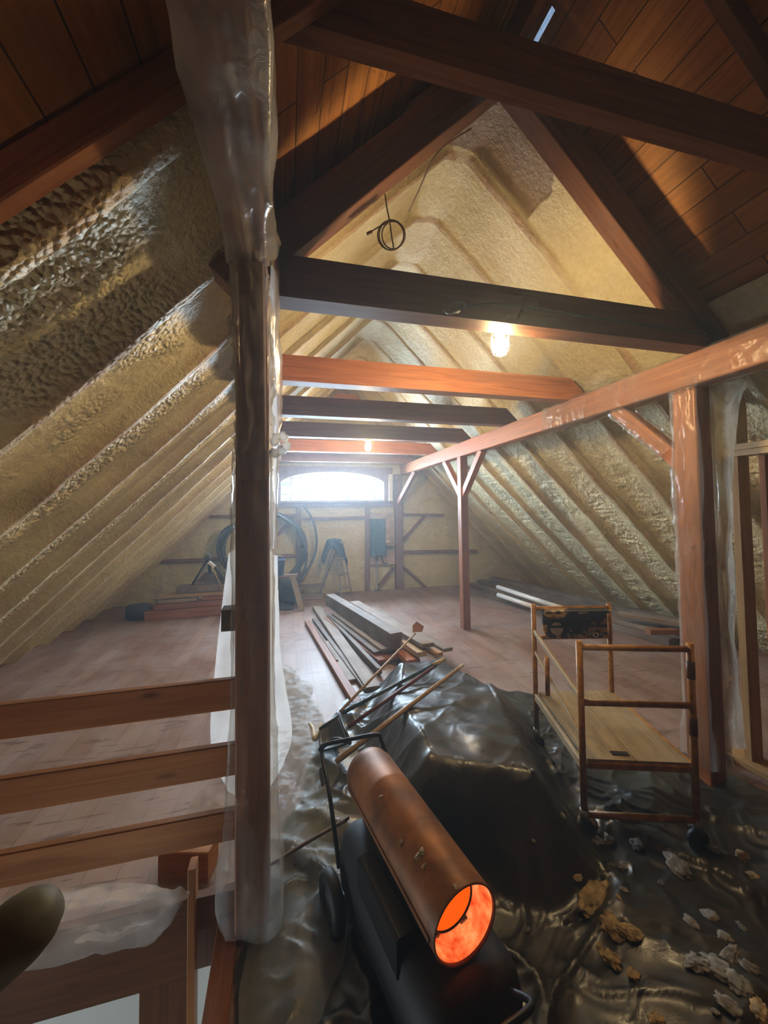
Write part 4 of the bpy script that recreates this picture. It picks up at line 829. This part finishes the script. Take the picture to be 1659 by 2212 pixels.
ground_sheet([(-.62, 1.80), (-.16, 1.78), (-.17, 2.5), (-.30, 2.9), (-.50, 2.4)], 47, .10, 'film_dull', 'clear crumpled plastic on the floor behind the railing boards')
ground_sheet([(-.14, 1.22), (.10, 1.26), (.30, 1.65), (.34, 2.0), (.16, 2.12), (-.10, 1.95)], 53, .11, 'film_floor', 'grey translucent plastic heaped left of the heater')
sheet([[(-1.6, 1.60, .34), (-1.0, 1.60, .36), (-.5, 1.60, .30), (-.34, 1.62, .20)], [(-1.6, 1.58, .12), (-1.0, 1.58, .12), (-.6, 1.58, .10), (-.45, 1.60, .08)]], 10, 12, .03, (4, 2), 59, 'plastic_sheet', 'film_dull', 'thin plastic hanging under the lowest railing board')
# ================================================================== FOAM SCRAPS ON THE TARP
def chunk(sz, flat, sd):
    bm = bmesh.new(); bmesh.ops.create_icosphere(bm, subdivisions=4, radius=1.0); rnd = random.Random(sd); sc = Vector((sz*rnd.uniform(.75, 1.25), sz*rnd.uniform(.5, .95), sz*flat)); ang = rnd.uniform(0, 6.28)
    offs = Vector((sd*1.7, sd*.3, 0)); cuts = [Vector((rnd.uniform(-1, 1), rnd.uniform(-1, 1), rnd.uniform(-.4, .4))).normalized() for _ in range(6)]
    for v in bm.verts:
        p = v.co.copy(); dd = max(p.dot(c_) for c_ in cuts); p *= min(1, .72/max(dd, .01)); p *= 1+.35*mnoise.noise(p*2.2+offs)+.22*mnoise.noise(p*5+offs)+.10*mnoise.noise(p*11+offs); v.co = Vector((p.x*sc.x, p.y*sc.y, p.z*sc.z))
    bmesh.ops.rotate(bm, verts=bm.verts, cent=(0, 0, 0), matrix=Matrix.Rotation(ang, 3, 'Z')); return bm
SCR = [(1283, 1938, 38, .22, 'c', 'largest tan foam slab lying between the heater and the scaffold'), (1330, 2003, 34, .3, 'c', 'rough tan foam lump just below the largest slab'), (1362, 2012, 26, .35, 'c', 'tan foam lump right of the rough lump below the largest slab'),
       (1322, 2070, 20, .5, 'c', 'squarish tan foam block alone on the tarp below the lumps'), (1262, 1775, 22, .4, 'c', 'tan foam stick leaning at the front left scaffold foot'), (1462, 1860, 38, .22, 'g', 'long grey foam slab under the front scaffold bar'),
       (1290, 1815, 18, .4, 'g', ''), (1315, 1812, 16, .5, 'g', ''), (1375, 1818, 20, .35, 'g', ''), (1345, 1868, 13, .4, 'g', ''), (1298, 2044, 10, .4, 'c', ''), (1366, 2099, 14, .4, 'c', ''), (1247, 1905, 12, .4, 'c', ''), (1521, 1818, 15, .5, 'g', ''), (1541, 1830, 13, .5, 'g', ''), (1603, 1848, 15, .4, 'c', ''),
       (1628, 1890, 13, .4, 'c', ''), (1531, 1975, 16, .35, 'g', ''), (1494, 1990, 13, .4, 'g', ''), (1565, 2022, 15, .4, 'g', ''), (1575, 2062, 22, .3, 'g', ''), (1545, 2088, 24, .3, 'g', ''), (1590, 2118, 22, .35, 'g', ''), (1618, 2085, 16, .35, 'g', ''), (1600, 1995, 9, .4, 'g', ''),
       (1505, 2075, 20, .35, 'g', ''), (1640, 2180, 26, .3, 'c', ''), (1575, 2170, 22, .3, 'g', ''), (1420, 2195, 16, .3, 'c', ''), (1545, 2180, 9, .4, 'g', ''), (1337, 1935, 9, .4, 'c', ''), (1348, 1917, 8, .4, 'g', ''), (1428, 1903, 7, .4, 'g', ''), (1218, 1866, 9, .4, 'g', ''), (1156, 1906, 6, .4, 'g', ''), (1140, 2003, 9, .35, 'g', ''),
       (1300, 1748, 14, .2, 'c', ''), (1335, 1775, 9, .3, 'c', ''), (1492, 1778, 7, .4, 'g', ''), (1108, 1645, 7, .4, 'g', ''), (1135, 1668, 9, .4, 'g', ''), (1150, 1690, 7, .4, 'g', ''), (632, 1838, 6, .4, 'w', ''), (690, 1985, 6, .4, 'g', ''), (622, 2090, 7, .4, 'g', ''), (702, 1892, 5, .4, 'g', '')]
NEAR = [(1255, 1790, 'front left scaffold foot'), (1507, 1815, 'front right scaffold foot'), (1283, 1938, 'largest tan foam slab'), (1462, 1860, 'long grey foam slab'), (1600, 2120, 'right bottom corner'), (1010, 2000, 'glowing heater mouth'), (1170, 1690, 'corner of the tarp mound'), (640, 1880, 'brown power cord')]
cnt = {}
for i, (px, py, s_, fl, k, lab) in enumerate(SCR):
    p = at(px, py, Z=.03)
    for _ in range(6): p = at(px, py, Z=th(p.x, p.y)+.01)
    dist = math.hypot(p.x, p.y, p.z-EYE) if False else math.sqrt(p.x**2+p.y**2+(p.z-EYE)**2); sz = s_*dist/F*.70
    bm = chunk(sz, fl*.75, i+2); me = bpy.data.meshes.new('foam_scrap'); bm.to_mesh(me); bm.free(); me.polygons.foreach_set('use_smooth', [True]*len(me.polygons)); me.materials.append(MAT[{'c': 'foamchunk', 'g': 'foamgrey', 'w': 'pvc'}[k]])
    o = bpy.data.objects.new('foam_scrap', me); COL.objects.link(o); o.location = (p.x, p.y, th(p.x, p.y)+sz*fl*.35); o.rotation_euler = (random.uniform(-.15, .15), random.uniform(-.15, .15), 0)
    if not lab:
        nx, ny, nm = min(NEAR, key=lambda q: math.hypot(q[0]-px, q[1]-py)); dx, dy = px-nx, py-ny
        side = ('right of' if dx > 0 else 'left of') if abs(dx) > abs(dy) else ('below' if dy > 0 else 'above'); key = (nm, side, k); cnt[key] = cnt.get(key, 0)+1
        rank = ['', 'second ', 'third ', 'fourth ', 'fifth ', 'sixth ', 'seventh '][cnt[key]-1]
        lab = f"{rank}{'tan' if k == 'c' else 'grey' if k == 'g' else 'white'} foam scrap on the tarp {side} the {nm}"
    tag(o, lab, 'foam scrap', 'foam scraps on the tarp')
# flecks of foam stuck on the heater barrel
for i, (px, py, s_) in enumerate(((866, 1818, 8), (912, 1838, 9), (905, 1850, 8), (918, 1868, 6), (990, 1920, 5), (825, 1722, 6))):
    best = min((RC+AX*(BL*k/60)+ (sx*math.sin(t)+up*math.cos(t))*r for k in range(60) for t in np.linspace(-1.4, 1.4, 40)), key=lambda q: (lambda c_: (CX+F*c_[0]/c_[2]-px)**2+(CY-F*c_[1]/c_[2]-py)**2)(R.T @ np.array([q.x, q.y, q.z-EYE])))
    bm = chunk(s_*1.45/F, .5, i+90); me = bpy.data.meshes.new('foam_fleck'); bm.to_mesh(me); bm.free(); me.materials.append(MAT['foamchunk']); me.transform(Matrix.Translation(best-Vector(g_['_base']) if False else best-Vector(bpy.data.objects['torpedo_heater']['_base'])))
    o = bpy.data.objects.new('foam_fleck', me); COL.objects.link(o); o.parent = bpy.data.objects['torpedo_heater']; o['label'] = 'pale foam fleck'
for o in bpy.data.objects:
    if '_base' in o.keys(): del o['_base']
